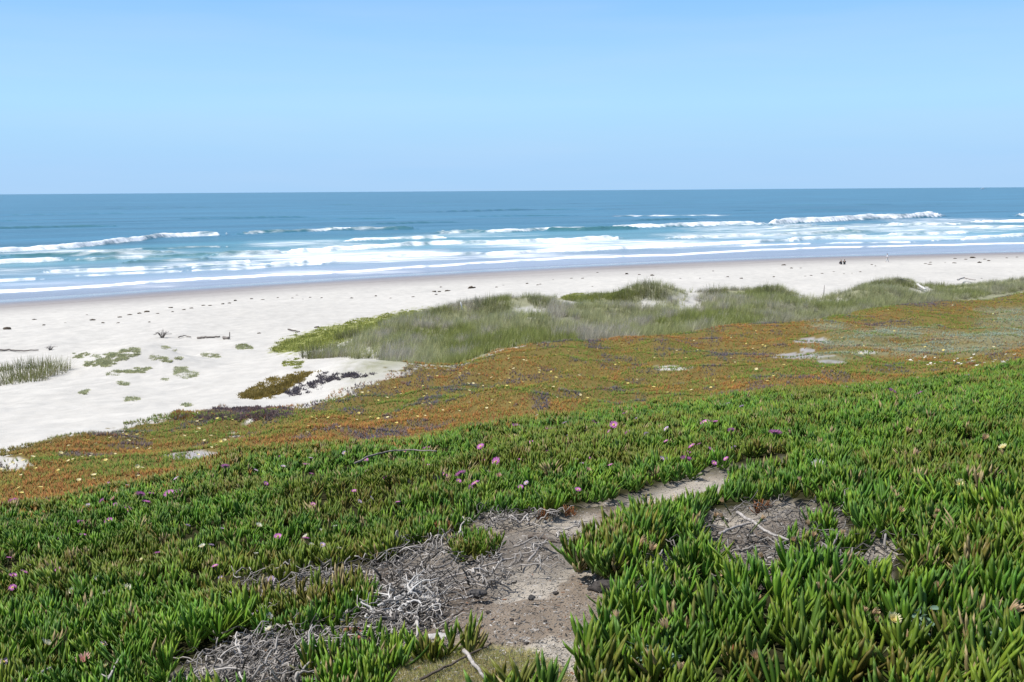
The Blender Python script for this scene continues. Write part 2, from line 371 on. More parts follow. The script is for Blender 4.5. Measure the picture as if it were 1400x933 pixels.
# ------------------------------------------------------------------ ground
def mk_ground():
    au = np.concatenate([np.linspace(-1.6, -.62, 50, endpoint=False), np.linspace(-.62, .62, 860), np.linspace(.62, 1.6, 51)[1:]])
    ys = np.concatenate([np.linspace(-2.9, 2.6, 40, endpoint=False), np.geomspace(2.6, 18, 420, endpoint=False), np.geomspace(18, 180, 420, endpoint=False), np.geomspace(180, 520, 90)])
    Ag, Yg = np.meshgrid(au, ys); Xg = Ag * (Yg + AP)
    X = Xg.ravel(); Y = Yg.ravel()
    Z = ground(X, Y)
    px, py = project(X, Y, Z)
    t = shore_t(X, Y)
    jit = (fbm(X / .25, Y / .25, 21, 3) - .5)
    kA, kB, kC = knot(IA, X, Y), knot(IB, X, Y), knot(IC, X, Y)
    sandc = np.array([.475, .455, .415]); col = np.tile(sandc, (len(X), 1))
    big = fbm(X / 14, Y / 14, 31, 3)
    col *= (0.94 + .12 * big)[:, None]
    # damp band and tide marks towards the water
    damp = 1 - sstep(7, 54, t + (fbm(X / 30, Y / 30, 33, 2) - .5) * 10)
    wetc = np.array([.215, .197, .20])
    col = col * (1 - damp[:, None]) + wetc * damp[:, None]
    wet = 1 - sstep(3.0, 24.0, t + (fbm(X / 25, Y / 9, 35, 2) - .5) * 5)
    tl = np.exp(-((t - 34 - (fbm(X / 18, Y / 18, 37, 3) - .5) * 14) / 1.6)**2) * .16 * vnoise(X / 30, Y / 30, 39) + np.exp(-((t - 24 - (fbm(X / 22, Y / 22, 38, 3) - .5) * 10) / 1.2)**2) * .14
    col = col * (1 - np.clip(tl, 0, .4))[:, None]
    def put(mask, c):
        nonlocal col
        mk = np.clip(mask, 0, 1)[:, None]; col = col * (1 - mk) + np.asarray(c) * mk
    # orange mat soil
    vis2 = (Y > kA) & (Y < kB + 60)
    mo = sstep(0, .4, Y - kA) * (1 - sstep(-.3, .3, (Y - kB) / (1 + kB * .02) + jit * 2.5))
    sand2 = np.maximum(ell(px, py, EARTH_PATCH), sstep(-3, 1, polydist(px, py, SANDSTRIP) + jit * 6)) * (Y > kA + 2)
    mo2 = mo * (1 - sand2)
    put(mo2, (.15, .115, .04))
    put(ell(px, py, [e for e in EARTH_PATCH if e[0] > 1090 and e[0] < 1140 or e[0] == 270]) * (Y > kA + 2) * .9, (.27, .255, .26))
    put(ell(px, py, SAGE_PATCH, .8) * (Y > kA + 2) * .35, (.24, .28, .21))
    # under the dune grass
    dg = sstep(-2, 3, Y - kB) * (1 - sstep(-4, 2, Y - kC + jit * 8)) * sstep(-.17, -.11, X / (Y + AP) + jit * .04)
    put(dg * .85 * (1 - ell(px, py, BARE, .5)), (.22, .22, .12))
    put(sstep(-3, 3, polydist(px, py, LIMEPOLY) + jit * 14) * (Y > kB + 3), (.24, .25, .09))
    # near terrace soil, darkened so the gaps between leaves read as shade
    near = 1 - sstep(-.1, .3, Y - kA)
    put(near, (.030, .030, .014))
    pd = np.maximum(polydist(px, py, PATH), polydist(px, py, LITTER_R)); pm = sstep(-8, 4, pd + jit * 22) * (Y < 14)
    n = fbm(X / .5, Y / .5, 41, 4)
    pc = np.array([.35, .312, .26]) * (0.8 + .5 * (n[:, None] - .3))
    brown = sstep(.42, .6, fbm(X / .35, Y / .35, 43, 4) + .42 * ell(px, py, [(700, 835, 95, 24), (620, 860, 50, 25), (800, 800, 50, 20), (640, 815, 50, 18)], .7) - .12)[:, None] * sstep(8, 6, Y)[:, None]
    pc = pc * (1 - brown * .75) + np.array([.15, .112, .08]) * brown * .75
    greyd = ell(px, py, [(570, 790, 110, 60), (400, 880, 110, 60), (700, 745, 90, 30), (1080, 735, 110, 45)], .6)[:, None] * .75  # grey ground under the stems, darkened further for the shade in their gaps
    pc = pc * (1 - greyd) + np.array([.105, .09, .077]) * greyd
    pale = (sstep(7.0, 9.0, Y) * .9)[:, None]
    pc = pc * (1 - pale) + np.array([.50, .465, .41]) * pale
    col = col * (1 - pm[:, None]) + pc * pm[:, None]
    drygrass = ell(px, py, [(655, 935, 110, 45)], .5)
    put(drygrass * (Y < 5) * .85, (.42, .36, .19))
    Z = Z - 0.03 * pm * 0 + (fbm(X / .3, Y / .3, 47, 3) - .5) * .07 * pm + (fbm(X / .07, Y / .07, 49, 3) - .5) * .030 * pm - .05 * pm
    sandm = np.clip(1 - mo2 - near - dg * .5, 0, 1)
    # wind-blown relief on the open sand
    Z = Z + sandm * sstep(40, 60, t) * (fbm(X / 1.6, Y / 2.0, 51, 5) - .5) * .13
    nx, ny = len(au), len(ys)
    idx = np.arange(nx * ny).reshape(ny, nx)
    q = np.stack([idx[:-1, :-1], idx[:-1, 1:], idx[1:, 1:], idx[1:, :-1]], -1).reshape(-1, 4)
    mt = bpy.data.materials.new('sandy_ground'); mt.use_nodes = True; nt = mt.node_tree; b = nt.nodes['Principled BSDF']
    at = nt.nodes.new('ShaderNodeAttribute'); at.attribute_name = 'col'
    aw = nt.nodes.new('ShaderNodeAttribute'); aw.attribute_name = 'wet'
    tc = nt.nodes.new('ShaderNodeTexCoord')
    n1 = nt.nodes.new('ShaderNodeTexNoise'); n1.inputs['Scale'].default_value = 28; n1.inputs['Detail'].default_value = 8; n1.inputs['Roughness'].default_value = .7
    n2 = nt.nodes.new('ShaderNodeTexNoise'); n2.inputs['Scale'].default_value = .8; n2.inputs['Detail'].default_value = 8; n2.inputs['Roughness'].default_value = .65
    for n_ in (n1, n2): nt.links.new(tc.outputs['Object'], n_.inputs['Vector'])
    ad = nt.nodes.new('ShaderNodeMath'); ad.operation = 'ADD'; nt.links.new(n1.outputs['Fac'], ad.inputs[0]); nt.links.new(n2.outputs['Fac'], ad.inputs[1])
    mr = nt.nodes.new('ShaderNodeMapRange'); mr.inputs[1].default_value = .6; mr.inputs[2].default_value = 1.4; mr.inputs[3].default_value = .78; mr.inputs[4].default_value = 1.2
    nt.links.new(ad.outputs[0], mr.inputs[0])
    mx = nt.nodes.new('ShaderNodeVectorMath'); mx.operation = 'SCALE'; nt.links.new(at.outputs['Color'], mx.inputs[0]); nt.links.new(mr.outputs[0], mx.inputs['Scale'])
    nt.links.new(mx.outputs[0], b.inputs['Base Color'])
    rr = nt.nodes.new('ShaderNodeMapRange'); rr.inputs[3].default_value = .92; rr.inputs[4].default_value = .16; nt.links.new(aw.outputs['Fac'], rr.inputs[0]); nt.links.new(rr.outputs[0], b.inputs['Roughness'])
    rs = nt.nodes.new('ShaderNodeMapRange'); rs.inputs[3].default_value = .0; rs.inputs[4].default_value = .34; nt.links.new(aw.outputs['Fac'], rs.inputs[0]); nt.links.new(rs.outputs[0], b.inputs['Specular IOR Level'])
    bp = nt.nodes.new('ShaderNodeBump'); bp.inputs['Distance'].default_value = .02
    bs = nt.nodes.new('ShaderNodeMapRange'); bs.inputs[3].default_value = .6; bs.inputs[4].default_value = 0.0; nt.links.new(aw.outputs['Fac'], bs.inputs[0]); nt.links.new(bs.outputs[0], bp.inputs['Strength'])
    nt.links.new(n1.outputs['Fac'], bp.inputs['Height']); vo = nt.nodes.new('ShaderNodeTexVoronoi'); vo.feature = 'SMOOTH_F1'; vo.inputs['Scale'].default_value = 1.3; nt.links.new(tc.outputs['Object'], vo.inputs['Vector'])
    bp2 = nt.nodes.new('ShaderNodeBump'); bp2.inputs['Distance'].default_value = .12; b2 = nt.nodes.new('ShaderNodeMath'); b2.operation = 'MULTIPLY'; b2.inputs[1].default_value = .8; nt.links.new(bs.outputs[0], b2.inputs[0]); nt.links.new(b2.outputs[0], bp2.inputs['Strength'])
    nt.links.new(vo.outputs['Distance'], bp2.inputs['Height']); nt.links.new(bp.outputs[0], bp2.inputs['Normal']); nt.links.new(bp2.outputs[0], b.inputs['Normal'])
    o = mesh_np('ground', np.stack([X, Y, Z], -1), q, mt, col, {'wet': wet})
    tag(o, 'pale sandy bluff, dune and beach under the plants', 'ground', kind='structure')
mk_ground()

# ------------------------------------------------------------------ sea
# crest lines of the breakers: (points of the foot of the white front, height in traced units, solidity, foam trailing behind in m, end softness)
WAVES = [
    ([(-80, 350), (0, 345.5), (100, 339.5), (175, 331.5), (225, 326), (262, 324), (300, 323.5), (318, 321)], 6.2, 1.0, 22),
    ([(318, 321), (387, 319.5), (445, 317), (487, 316), (575, 314.5)], 5, .05, 4),
    ([(443, 317), (487, 315.5)], 5, 1.0, 5),
    ([(90, 347), (215, 341), (320, 338.5)], 2.5, .55, 12),
    ([(-60, 360), (0, 359), (75, 356), (97, 355)], 4.5, .95, 8),
    ([(97, 356), (230, 352), (330, 348)], 3.5, .15, 6),
    ([(50, 373.5), (225, 368), (350, 358)], 3.2, .9, 22),
    ([(-60, 387), (0, 385), (62, 382)], 1.6, .8, 5), ([(95, 379.5), (215, 373.5), (260, 371)], 1.6, .8, 5),
    ([(-80, 404), (0, 399.5), (100, 395), (175, 388.5), (250, 383), (350, 379), (470, 373), (580, 365.5), (700, 358), (775, 353), (912, 349.5), (1050, 342), (1120, 339.5), (1250, 336.5), (1360, 334), (1480, 331)], 1.1, 1.5, 4),
    ([(280, 352), (392, 347)], 6.5, 0, 5),
    ([(380, 346.5), (440, 344), (500, 340.5), (587, 335), (700, 333.5), (775, 331), (857, 326.5)], 5.2, 1.0, 24),
    ([(350, 364), (450, 358), (545, 352), (700, 347.5), (875, 340), (960, 336), (1060, 331), (1100, 330)], 4.0, 1.0, 26),
    ([(250, 368), (350, 364)], 3, .8, 22), ([(250, 372), (340, 368), (450, 361)], 1.8, .7, 5),
    ([(462, 331), (550, 328), (620, 326.5)], 4, .85, 10),
    ([(590, 319), (700, 317.5), (735, 316)], 4, .45, 8), ([(700, 316), (760, 314.5), (820, 312.5)], 3.5, .35, 10),
    ([(825, 296.5), (1010, 295.5)], 1.8, .5, 6), ([(820, 313), (912, 310), (982, 308), (1050, 307)], 4.5, .85, 12),
    ([(1040, 308.5), (1075, 306), (1120, 303.5), (1175, 301), (1240, 298.5), (1297, 296)], 7.0, 1.0, 50),
    ([(1195, 309), (1260, 308.5), (1322, 307.5)], 4, 1.0, 16), ([(1320, 305), (1400, 304), (1480, 303)], 3.5, 1.0, 8), ([(1300, 312.5), (1400, 311.5), (1480, 311)], 3, .85, 10),
    ([(1336, 294.5), (1350, 294)], 3, .9, 5), ([(1378, 296), (1400, 295.5), (1480, 294)], 4.5, 1.0, 10),
    ([(1132, 315.5), (1168, 315)], 4.2, .95, 6), ([(900, 328), (980, 324), (1050, 321)], 3, .6, 16), ([(1050, 322), (1130, 318), (1200, 316.5)], 3, .4, 10),
    ([(1060, 331), (1100, 328.5), (1202, 324.5)], 5, 1.0, 26), ([(1205, 322.5), (1270, 321), (1335, 319)], 4, 1.0, 14),
    ([(1300, 330), (1330, 327.5), (1355, 325.5), (1400, 323), (1480, 321)], 4, .95, 8),
    ([(1122, 333.5), (1260, 332)], 1.8, .9, 4), ([(1265, 330), (1305, 329)], 1.8, .8, 4), ([(1000, 337), (1120, 334)], 1.5, .8, 4),
    ([(735, 317), (800, 315.5), (880, 312.5)], 4.5, 0, 5), ([(0, 352), (110, 349), (240, 346)], 4, 0, 5), ([(1050, 313), (1130, 311)], 4.5, 0, 5), ([(160, 362), (300, 356)], 4, 0, 5),
    # smooth swells further out
    ([(-80, 314), (0, 312.5), (90, 311), (170, 310)], 2.5, 0, 3), ([(230, 300.5), (350, 298.5), (430, 297)], 2, 0, 3), ([(590, 290), (700, 287.5), (860, 287)], 1.8, 0, 3), ([(860, 302), (960, 300)], 2.2, 0, 3),
    ([(350, 302), (470, 300), (560, 299)], 1.6, 0, 3), ([(-80, 296), (60, 294), (200, 292)], 1.5, 0, 3), ([(640, 297), (720, 295.5), (800, 295)], 1.5, 0, 3), ([(120, 286), (300, 283.5)], 1.1, 0, 3), ([(420, 281), (640, 278.5)], 1.0, 0, 3), ([(760, 279), (960, 277.5)], 1.0, 0, 3), ([(1040, 281), (1300, 280)], 1.1, 0, 3), ([(-80, 304), (40, 302.5)], 1.8, 0, 3), ([(500, 307), (640, 304.5)], 2, 0, 3), ([(980, 289), (1200, 287.5)], 1.4, 0, 3),
]
ZONES = [(470, 350, 230, 11, .50), (300, 362, 110, 7, .45), (820, 334, 260, 8, .48), (1080, 314, 180, 10, .40), (1000, 322, 120, 6, .45), (420, 334, 110, 7, .36), (1250, 312, 200, 8, .42), (130, 346, 190, 6, .36),
         (640, 322, 120, 5, .34), (1300, 302, 120, 5, .38), (60, 372, 160, 8, .33), (1230, 325, 170, 6, .42), (700, 350, 200, 5, .40), (120, 390, 180, 6, .30), (450, 372, 150, 4, .3)]
def mk_sea():
    pxs = np.concatenate([np.linspace(-900, -80, 60, endpoint=False), np.linspace(-80, 1480, 800), np.linspace(1480, 2300, 61)[1:]])
    vv = np.concatenate([[0.35, .6, 1, 1.6], np.linspace(2.2, 30, 110, endpoint=False), np.linspace(30, 160, 640), np.linspace(161, 190, 20)])   # slope below the level line
    au = (pxs - 700) / F
    tanv = vv / F / cp / cp
    ys = EYE / tanv
    Ag, Yg = np.meshgrid(au, ys); X = (Ag * Yg).ravel(); Y = Yg.ravel(); A = Ag.ravel()
    Z = np.zeros(len(X)); foam = np.zeros(len(X)); face = np.zeros(len(X))
    t = -shore_t(X, Y)                                # metres offshore
    lim = sstep(4500, 900, Y)
    alongshore = (X + .5 * Y)
    sw = fbm(alongshore / 160, t / 26, 61, 3) - .5
    Z += sw * 1.1 * sstep(30, 150, t) * lim + (fbm(alongshore / 25, t / 9, 63, 3) - .5) * .35 * sstep(5, 60, t) * sstep(900, 400, Y)
    for pts, hpx, solid, trail in WAVES:
        p = np.array(pts, float); wx, wy = at_z(p[:, 0], p[:, 1], 0.1)
        wa = wx / wy
        a0, a1 = wa[0], wa[-1]; sel = (A > a0 - .002) & (A < a1 + .002) & (Y < 1400)
        if not sel.any(): continue
        As = A[sel]; wig = (fbm(As * 30, As * 0 + hpx, 71, 3) - .5)
        Yw = np.interp(As, wa, wy); Yw = Yw * (1 + wig * .02)
        s = (Y[sel] - Yw) * COSW
        endf = sstep(0, .022, As - a0 + .002 + .02 * (fbm(As * 300, s / 4, 75, 2) - .5)) * sstep(0, .022, a1 - As + .002 + .02 * (fbm(As * 300, s / 4, 76, 2) - .5))
        hh = hpx / F * Yw * endf * (0.65 + .7 * fbm(As * 70, As * 0 + 3.3 + hpx, 73, 4))
        wfr = np.maximum(2.0, .0016 * Yw + hh * 1.6)
        prof = np.where(s < 0, 0, np.where(s < wfr, sstep(0, 1, s / wfr), np.exp(-((s - wfr) / (wfr * 2.2))**2)))
        Z[sel] = np.maximum(Z[sel], Z[sel] * (1 - prof) + hh * prof)
        if solid > 0:
            ff = sstep(-.4, .3, s / wfr) * np.where(s < wfr * 1.3, 1, .55 * np.exp(-((s - wfr) / trail)**2 * 1.2) + .45 * np.exp(-((s - wfr) / (trail * .25 + 1))**2)) * (.30 + .34 * solid) * np.minimum(1, endf * 1.6)
            ff = ff * (.38 + 1.22 * fbm(As * 110, s / 7, 77, 5)) * (.8 + .4 * fbm(As * 25, As * 0, 79, 2))
            foam[sel] = np.maximum(foam[sel], ff)
        face[sel] = np.maximum(face[sel], prof * (1 - .5 * solid) * endf * sstep(-.5, 1, (wfr * 1.5 - s) / wfr))
    px, py = project(X, Y, Z * 0)
    for ex, ey, rx, ry, a_ in ZONES:
        d = ((px - ex) / rx)**2 + ((py - ey) / ry)**2
        foam = np.maximum(foam, (a_ + .045) * np.exp(-d * d))
    Z -= sstep(6, -10, t) * .0
    # thin run-up film follows the beach to the waterline
    Z = np.where(t < 10, np.maximum(Z * sstep(-2, 10, t), 0.0) + .02, Z)
    nx, ny = len(pxs), len(ys); idx = np.arange(nx * ny).reshape(ny, nx)
    q = np.stack([idx[:-1, :-1], idx[1:, :-1], idx[1:, 1:], idx[:-1, 1:]], -1).reshape(-1, 4)
    deep = sstep(0, 1, np.clip(t / 260, 0, 1))
    keep = (t > -14)[q].any(1)
    mt = bpy.data.materials.new('sea_water'); mt.use_nodes = True; nt = mt.node_tree; b = nt.nodes['Principled BSDF']; L = nt.links.new
    N = lambda ty: nt.nodes.new(ty)
    def attr(nm):
        a = N('ShaderNodeAttribute'); a.attribute_name = nm; return a.outputs['Fac']
    geo = N('ShaderNodeNewGeometry')
    mp = N('ShaderNodeMapping'); mp.inputs['Rotation'].default_value = (0, 0, -math.acos(COSW)); L(geo.outputs['Position'], mp.inputs['Vector'])
    def noise(sx, sy, det=4, ro=.6):
        m2 = N('ShaderNodeMapping'); m2.inputs['Scale'].default_value = (sx, sy, .2); L(mp.outputs[0], m2.inputs['Vector'])
        n = N('ShaderNodeTexNoise'); n.inputs['Scale'].default_value = 1; n.inputs['Detail'].default_value = det; n.inputs['Roughness'].default_value = ro; L(m2.outputs[0], n.inputs['Vector']); return n.outputs['Fac']
    ramp = N('ShaderNodeValToRGB'); cr = ramp.color_ramp
    cr.elements[0].position = 0; cr.elements[0].color = (.27, .30, .36, 1)
    cr.elements[1].position = 1; cr.elements[1].color = (.043, .137, .202, 1)
    e = cr.elements.new(.10); e.color = (.19, .29, .36, 1)
    e = cr.elements.new(.35); e.color = (.112, .235, .272, 1)
    e = cr.elements.new(.7); e.color = (.060, .172, .212, 1)
    L(attr('deep'), ramp.inputs[0])
    big = noise(.0022, .022, 6, .65)
    mrb = N('ShaderNodeMapRange'); mrb.inputs[1].default_value = .3; mrb.inputs[2].default_value = .7; mrb.inputs[3].default_value = .6; mrb.inputs[4].default_value = 1.4; L(big, mrb.inputs[0])
    sc = N('ShaderNodeVectorMath'); sc.operation = 'SCALE'; L(ramp.outputs[0], sc.inputs[0]); L(mrb.outputs[0], sc.inputs['Scale'])
    mg = N('ShaderNodeMix'); mg.data_type = 'RGBA'; L(attr('face'), mg.inputs['Factor']); L(sc.outputs[0], mg.inputs['A']); mg.inputs['B'].default_value = (.045, .145, .145, 1)
    # foam: where the mask beats a lacy noise
    f1 = noise(.030, .13, 7, .70); f2 = noise(.2, .6, 4, .6)
    fa = N('ShaderNodeMath'); fa.operation = 'MULTIPLY_ADD'; L(f2, fa.inputs[0]); fa.inputs[1].default_value = .45; 
    fb = N('ShaderNodeMath'); fb.operation = 'MULTIPLY'; L(f1, fb.inputs[0]); fb.inputs[1].default_value = 1.15; L(fb.outputs[0], fa.inputs[2])
    su = N('ShaderNodeMath'); su.operation = 'ADD'; L(attr('foam'), su.inputs[0]); L(fa.outputs[0], su.inputs[1])
    ms = N('ShaderNodeMapRange'); ms.interpolation_type = 'SMOOTHSTEP'; ms.inputs[1].default_value = 1.00; ms.inputs[2].default_value = 1.62; L(su.outputs[0], ms.inputs[0])
    mf = N('ShaderNodeMix'); mf.data_type = 'RGBA'; L(ms.outputs[0], mf.inputs['Factor']); L(mg.outputs['Result'], mf.inputs['A']); mf.inputs['B'].default_value = (.86, .87, .88, 1)
    L(mf.outputs['Result'], b.inputs['Base Color'])
    rf = N('ShaderNodeMapRange'); rf.inputs[3].default_value = .30; rf.inputs[4].default_value = .9; L(ms.outputs[0], rf.inputs[0]); L(rf.outputs[0], b.inputs['Roughness'])
    sf = N('ShaderNodeMapRange'); sf.inputs[3].default_value = .16; sf.inputs[4].default_value = .05; L(ms.outputs[0], sf.inputs[0]); L(sf.outputs[0], b.inputs['Specular IOR Level'])
    bp = N('ShaderNodeBump'); bp.inputs['Strength'].default_value = .8; bp.inputs['Distance'].default_value = .5
    rip = noise(.12, .45, 6, .65); L(rip, bp.inputs['Height']); L(bp.outputs[0], b.inputs['Normal'])
    o = mesh_np('sea', np.stack([X, Y, Z], -1), q[keep], mt, None, {'foam': foam, 'deep': deep, 'face': np.clip(face, 0, 1)})
    tag(o, 'blue ocean with rows of white breakers', 'sea', kind='structure')
mk_sea()
#@VEG
# ------------------------------------------------------------------ ice plant leaves
def leaf_geo(L, wd, tilt, curl, yaw, base, rings, nside=3):
    """one fleshy finger: a spine that leaves the base at 'tilt' from upright and curls back up; verts, tris, position along 0..1"""
    ts = np.linspace(0, 1, rings + 1); ang = tilt - curl * ts
    dr = np.sin(ang); dz = np.cos(ang); seg = L / rings
    r = np.concatenate([[0], np.cumsum((dr[:-1] + dr[1:]) / 2 * seg)]); z = np.concatenate([[0], np.cumsum((dz[:-1] + dz[1:]) / 2 * seg)])
    V = []; T = []; A = []
    for i in range(rings):
        wr = wd * (.62 + .38 * math.sin(min(1, ts[i] / .45) * math.pi / 2)) * (1 - .35 * max(0, ts[i] - .45) / .55)
        for k in range(nside):
            ph = 2 * math.pi * k / nside + math.pi / 2 + math.pi   # keel outwards
            ox = math.cos(ph) * wr; on = math.sin(ph) * wr * (1.15 if k == 0 else .8)
            # local frame: tangent (sin a, cos a) in r-z, normal (cos a, -sin a)
            V.append((r[i] - on * math.cos(ang[i]), ox, z[i] + on * math.sin(ang[i]))); A.append(ts[i])
    V.append((r[-1], 0, z[-1])); A.append(1.0)
    for i in range(rings - 1):
        for k in range(nside):
            a = i * nside + k; b = i * nside + (k + 1) % nside; c = a + nside; d = b + nside
            T += [(a, b, d), (a, d, c)]
    t = len(V) - 1; i = (rings - 1) * nside
    for k in range(nside): T.append((i + k, i + (k + 1) % nside, t))
    V = np.array(V); c, s = math.cos(yaw), math.sin(yaw)
    V = np.stack([V[:, 0] * c - V[:, 1] * s, V[:, 0] * s + V[:, 1] * c, V[:, 2]], -1) + np.asarray(base)
    return V, np.array(T), np.array(A)

def shoot(rg, nleaf, L, wd, rings, spread=1.0):
    """a shoot of paired leaves: verts, tris, along, leaf index shade"""
    Vs, Ts, As, Is = [], [], [], []; off = 0
    for j in range(nleaf):
        pair = j // 2; fr = j / max(1, nleaf - 1)
        yaw = pair * math.pi / 2 + (j % 2) * math.pi + rg.normal(0, .3)
        tilt = (.95 - .75 * fr + rg.normal(0, .12)) * spread; tilt = max(.05, tilt)
        l = L * (.75 + .35 * math.sin(fr * 2.4)) * rg.uniform(.8, 1.15)
        V, T, A = leaf_geo(l, wd * rg.uniform(.85, 1.15), tilt, tilt * rg.uniform(.45, .95), yaw, (rg.normal(0, .004), rg.normal(0, .004), .012 * pair - .02), rings)
        Vs.append(V); Ts.append(T + off); As.append(A); Is.append(np.full(len(V), rg.uniform(-1, 1))); off += len(V)
    return np.concatenate(Vs), np.concatenate(Ts), np.concatenate(As), np.concatenate(Is)

def scatter(variants, P, yaw, scale, lean, colfun, rg):
    """merge many turned copies of the variants; colfun(k_points, along, leafshade) -> colours (n, v, 3)"""
    vi = rg.integers(0, len(variants), len(P)); OV, OT, OC = [], [], []; off = 0
    for k, (V, T, A, I) in enumerate(variants):
        s = np.nonzero(vi == k)[0]
        if not len(s): continue
        c = np.cos(yaw[s])[:, None]; sn = np.sin(yaw[s])[:, None]; sc = scale[s][:, None]
        x = (V[None, :, 0] * c - V[None, :, 1] * sn) * sc; y = (V[None, :, 0] * sn + V[None, :, 1] * c) * sc; z = V[None, :, 2] * sc
        x = x + lean[s, 0][:, None] * z; y = y + lean[s, 1][:, None] * z
        vv = np.stack([x, y, z], -1) + P[s][:, None, :]
        OV.append(vv.reshape(-1, 3)); OT.append((T[None] + (off + np.arange(len(s)) * len(V))[:, None, None]).reshape(-1, 3))
        OC.append(colfun(s, A, I).reshape(-1, 3)); off += len(s) * len(V)
    return np.concatenate(OV), np.concatenate(OT), np.concatenate(OC)

def ring_sample(rg, y0, y1, dens, half=.60, extra=1.2):
    """random points on the fan between depths y0..y1, dens(Y) per m2"""
    ys = np.linspace(y0, y1, 200); wd = 2 * (half * (ys) + extra); de = np.array([dens(y) for y in ys]); pdf = wd * de
    n = int(np.sum((pdf[1:] + pdf[:-1]) / 2 * np.diff(ys))); cdf = np.concatenate([[0], np.cumsum((pdf[1:] + pdf[:-1]) / 2 * np.diff(ys))]); cdf /= cdf[-1]
    Y = np.interp(rg.random(n), cdf, ys); X = (rg.random(n) * 2 - 1) * (half * Y + extra)
    return X, Y

GREEN_COLS = np.array([(.072, .150, .014), (.090, .170, .016), (.058, .132, .016), (.115, .178, .018), (.070, .140, .024)])
def green_colfun(X, Y, rg, redness=.07, dry=.025):
    n = len(X); ci = rg.integers(0, len(GREEN_COLS), n)
    base = 1.42 * GREEN_COLS[ci] * rg.uniform(.72, 1.28, (n, 1)) * (0.75 + .5 * fbm(X / .8, Y / .8, 83, 3))[:, None]
    # drier or redder neighbourhoods, more of them near the crest
    pz = fbm(X / 1.3, Y / 1.3, 87, 3) + .16 * sstep(4.0, .3, knot(IA, X, Y) - Y) * sstep(8, 12, Y)
    olive = sstep(.48, .70, pz)[:, None]
    base = base * (1 - olive * .55) + np.array([.165, .175, .025]) * olive * .55
    u = rg.random(n)
    red = u < redness * (.3 + 1.6 * (pz > .52)); dr = u > 1 - dry
    base = np.where(red[:, None], base * .5 + np.array([.17, .085, .03]) * .5, base)
    base = np.where(dr[:, None], np.array([.34, .27, .13]), base)
    em = rg.random(n) < .42 * sstep(3.2, .2, knot(IA, X, Y) - Y + 1.2 * (fbm(X / 1.5, Y / 1.5, 89, 2) - .5)) * sstep(8, 11, Y)
    base = np.where(em[:, None], np.where((rg.random(n) < .35)[:, None], np.array([.30, .16, .04]), np.array([.22, .215, .035])), base)
    rt = rg.uniform(0, 1, n) < .30
    def f(s, A, I):
        b = base[s][:, None, :] * (1 + .22 * I[None, :, None])
        yl = np.clip(.35 - A, 0, 1)[None, :, None]            # paler, yellower towards the foot of the leaf
        b = b * (1 - yl) + np.array([.11, .13, .035]) * yl
        tp = (np.clip(A - .72, 0, 1) / .28)[None, :, None] * rt[s][:, None, None] * .55
        return b * (1 - tp) + np.array([.17, .095, .035]) * tp
    return f

vr = np.random.default_rng(11)
V_near = [shoot(vr, int(vr.integers(6, 10)), .102, .0080, 4, vr.uniform(.75, 1.6)) for _ in range(14)]
V_mid = [shoot(vr, int(vr.integers(5, 8)), .092, .0085, 3, 1.1) for _ in range(14)]
V_low = [shoot(vr, 5, .085, .0105, 2, 1.1) for _ in range(10)]
V_far = [shoot(vr, 4, .07, .011, 1, 1.25) for _ in range(12)]

def near_mask(X, Y):
    Z = ground(X, Y, False); px, py = project(X, Y, Z)
    j = (fbm(X / .18, Y / .18, 91, 3) - .5) * 26
    pd = np.where(Y < 14, np.maximum(polydist(px, py, PATH), polydist(px, py, LITTER_R)), -99)
    ok = (pd + j < -1)
    for poly in (TUFT_A, TUFT_B, TUFT_C): ok &= ~((Y < 14) & (polydist(px, py, poly) > -4))
    return ok
def near_plants(name, x0f, y0, y1, dens, variants, label, rg, side=None, sc=(.6, 1.3)):
    X, Y = ring_sample(rg, y0, y1, dens)
    k = near_mask(X, Y) & (Y < knot(IA, X, Y) + .9)
    # thin out where older stems show
    k &= rg.random(len(X)) < .62 + .6 * sstep(.30, .52, fbm(X / .45, Y / .45, 93, 3))
    X, Y = X[k], Y[k]
    P = np.stack([X, Y, ground(X, Y) + .10 * (fbm(X / .55, Y / .55, 95, 3) - .3) * 1.5], -1)
    n = len(X); sc_ = rg.uniform(*sc, n) * (.7 + .6 * fbm(X / .6, Y / .6, 97, 3))
    lean = np.stack([rg.normal(.0, .26, n), rg.normal(-.05, .26, n)], -1)
    v, t, c = scatter(variants, P, rg.uniform(0, 6.28, n), sc_, lean, green_colfun(X, Y, rg), rg)
    return v, t, c
parts = [near_plants('', 0, 1.3, 5.2, lambda y: 300, V_near, '', vr),
         near_plants('', 0, 5.2, 9.0, lambda y: 290 - 10 * (y - 5.2), V_mid, '', vr),
         near_plants('', 0, 9.0, 23.0, lambda y: 240 - 6 * (y - 9), V_low, '', vr)]
off = 0; PV, PT, PC = [], [], []
for v, t, c in parts:
    PV.append(v); PT.append(t + off); PC.append(c); off += len(v)
o = mesh_np('ice_plant_cover', np.concatenate(PV), np.concatenate(PT), M_leaf, np.concatenate(PC))
tag(o, 'dense green ice plant with finger leaves covering the near slope', 'ground cover', kind='stuff')

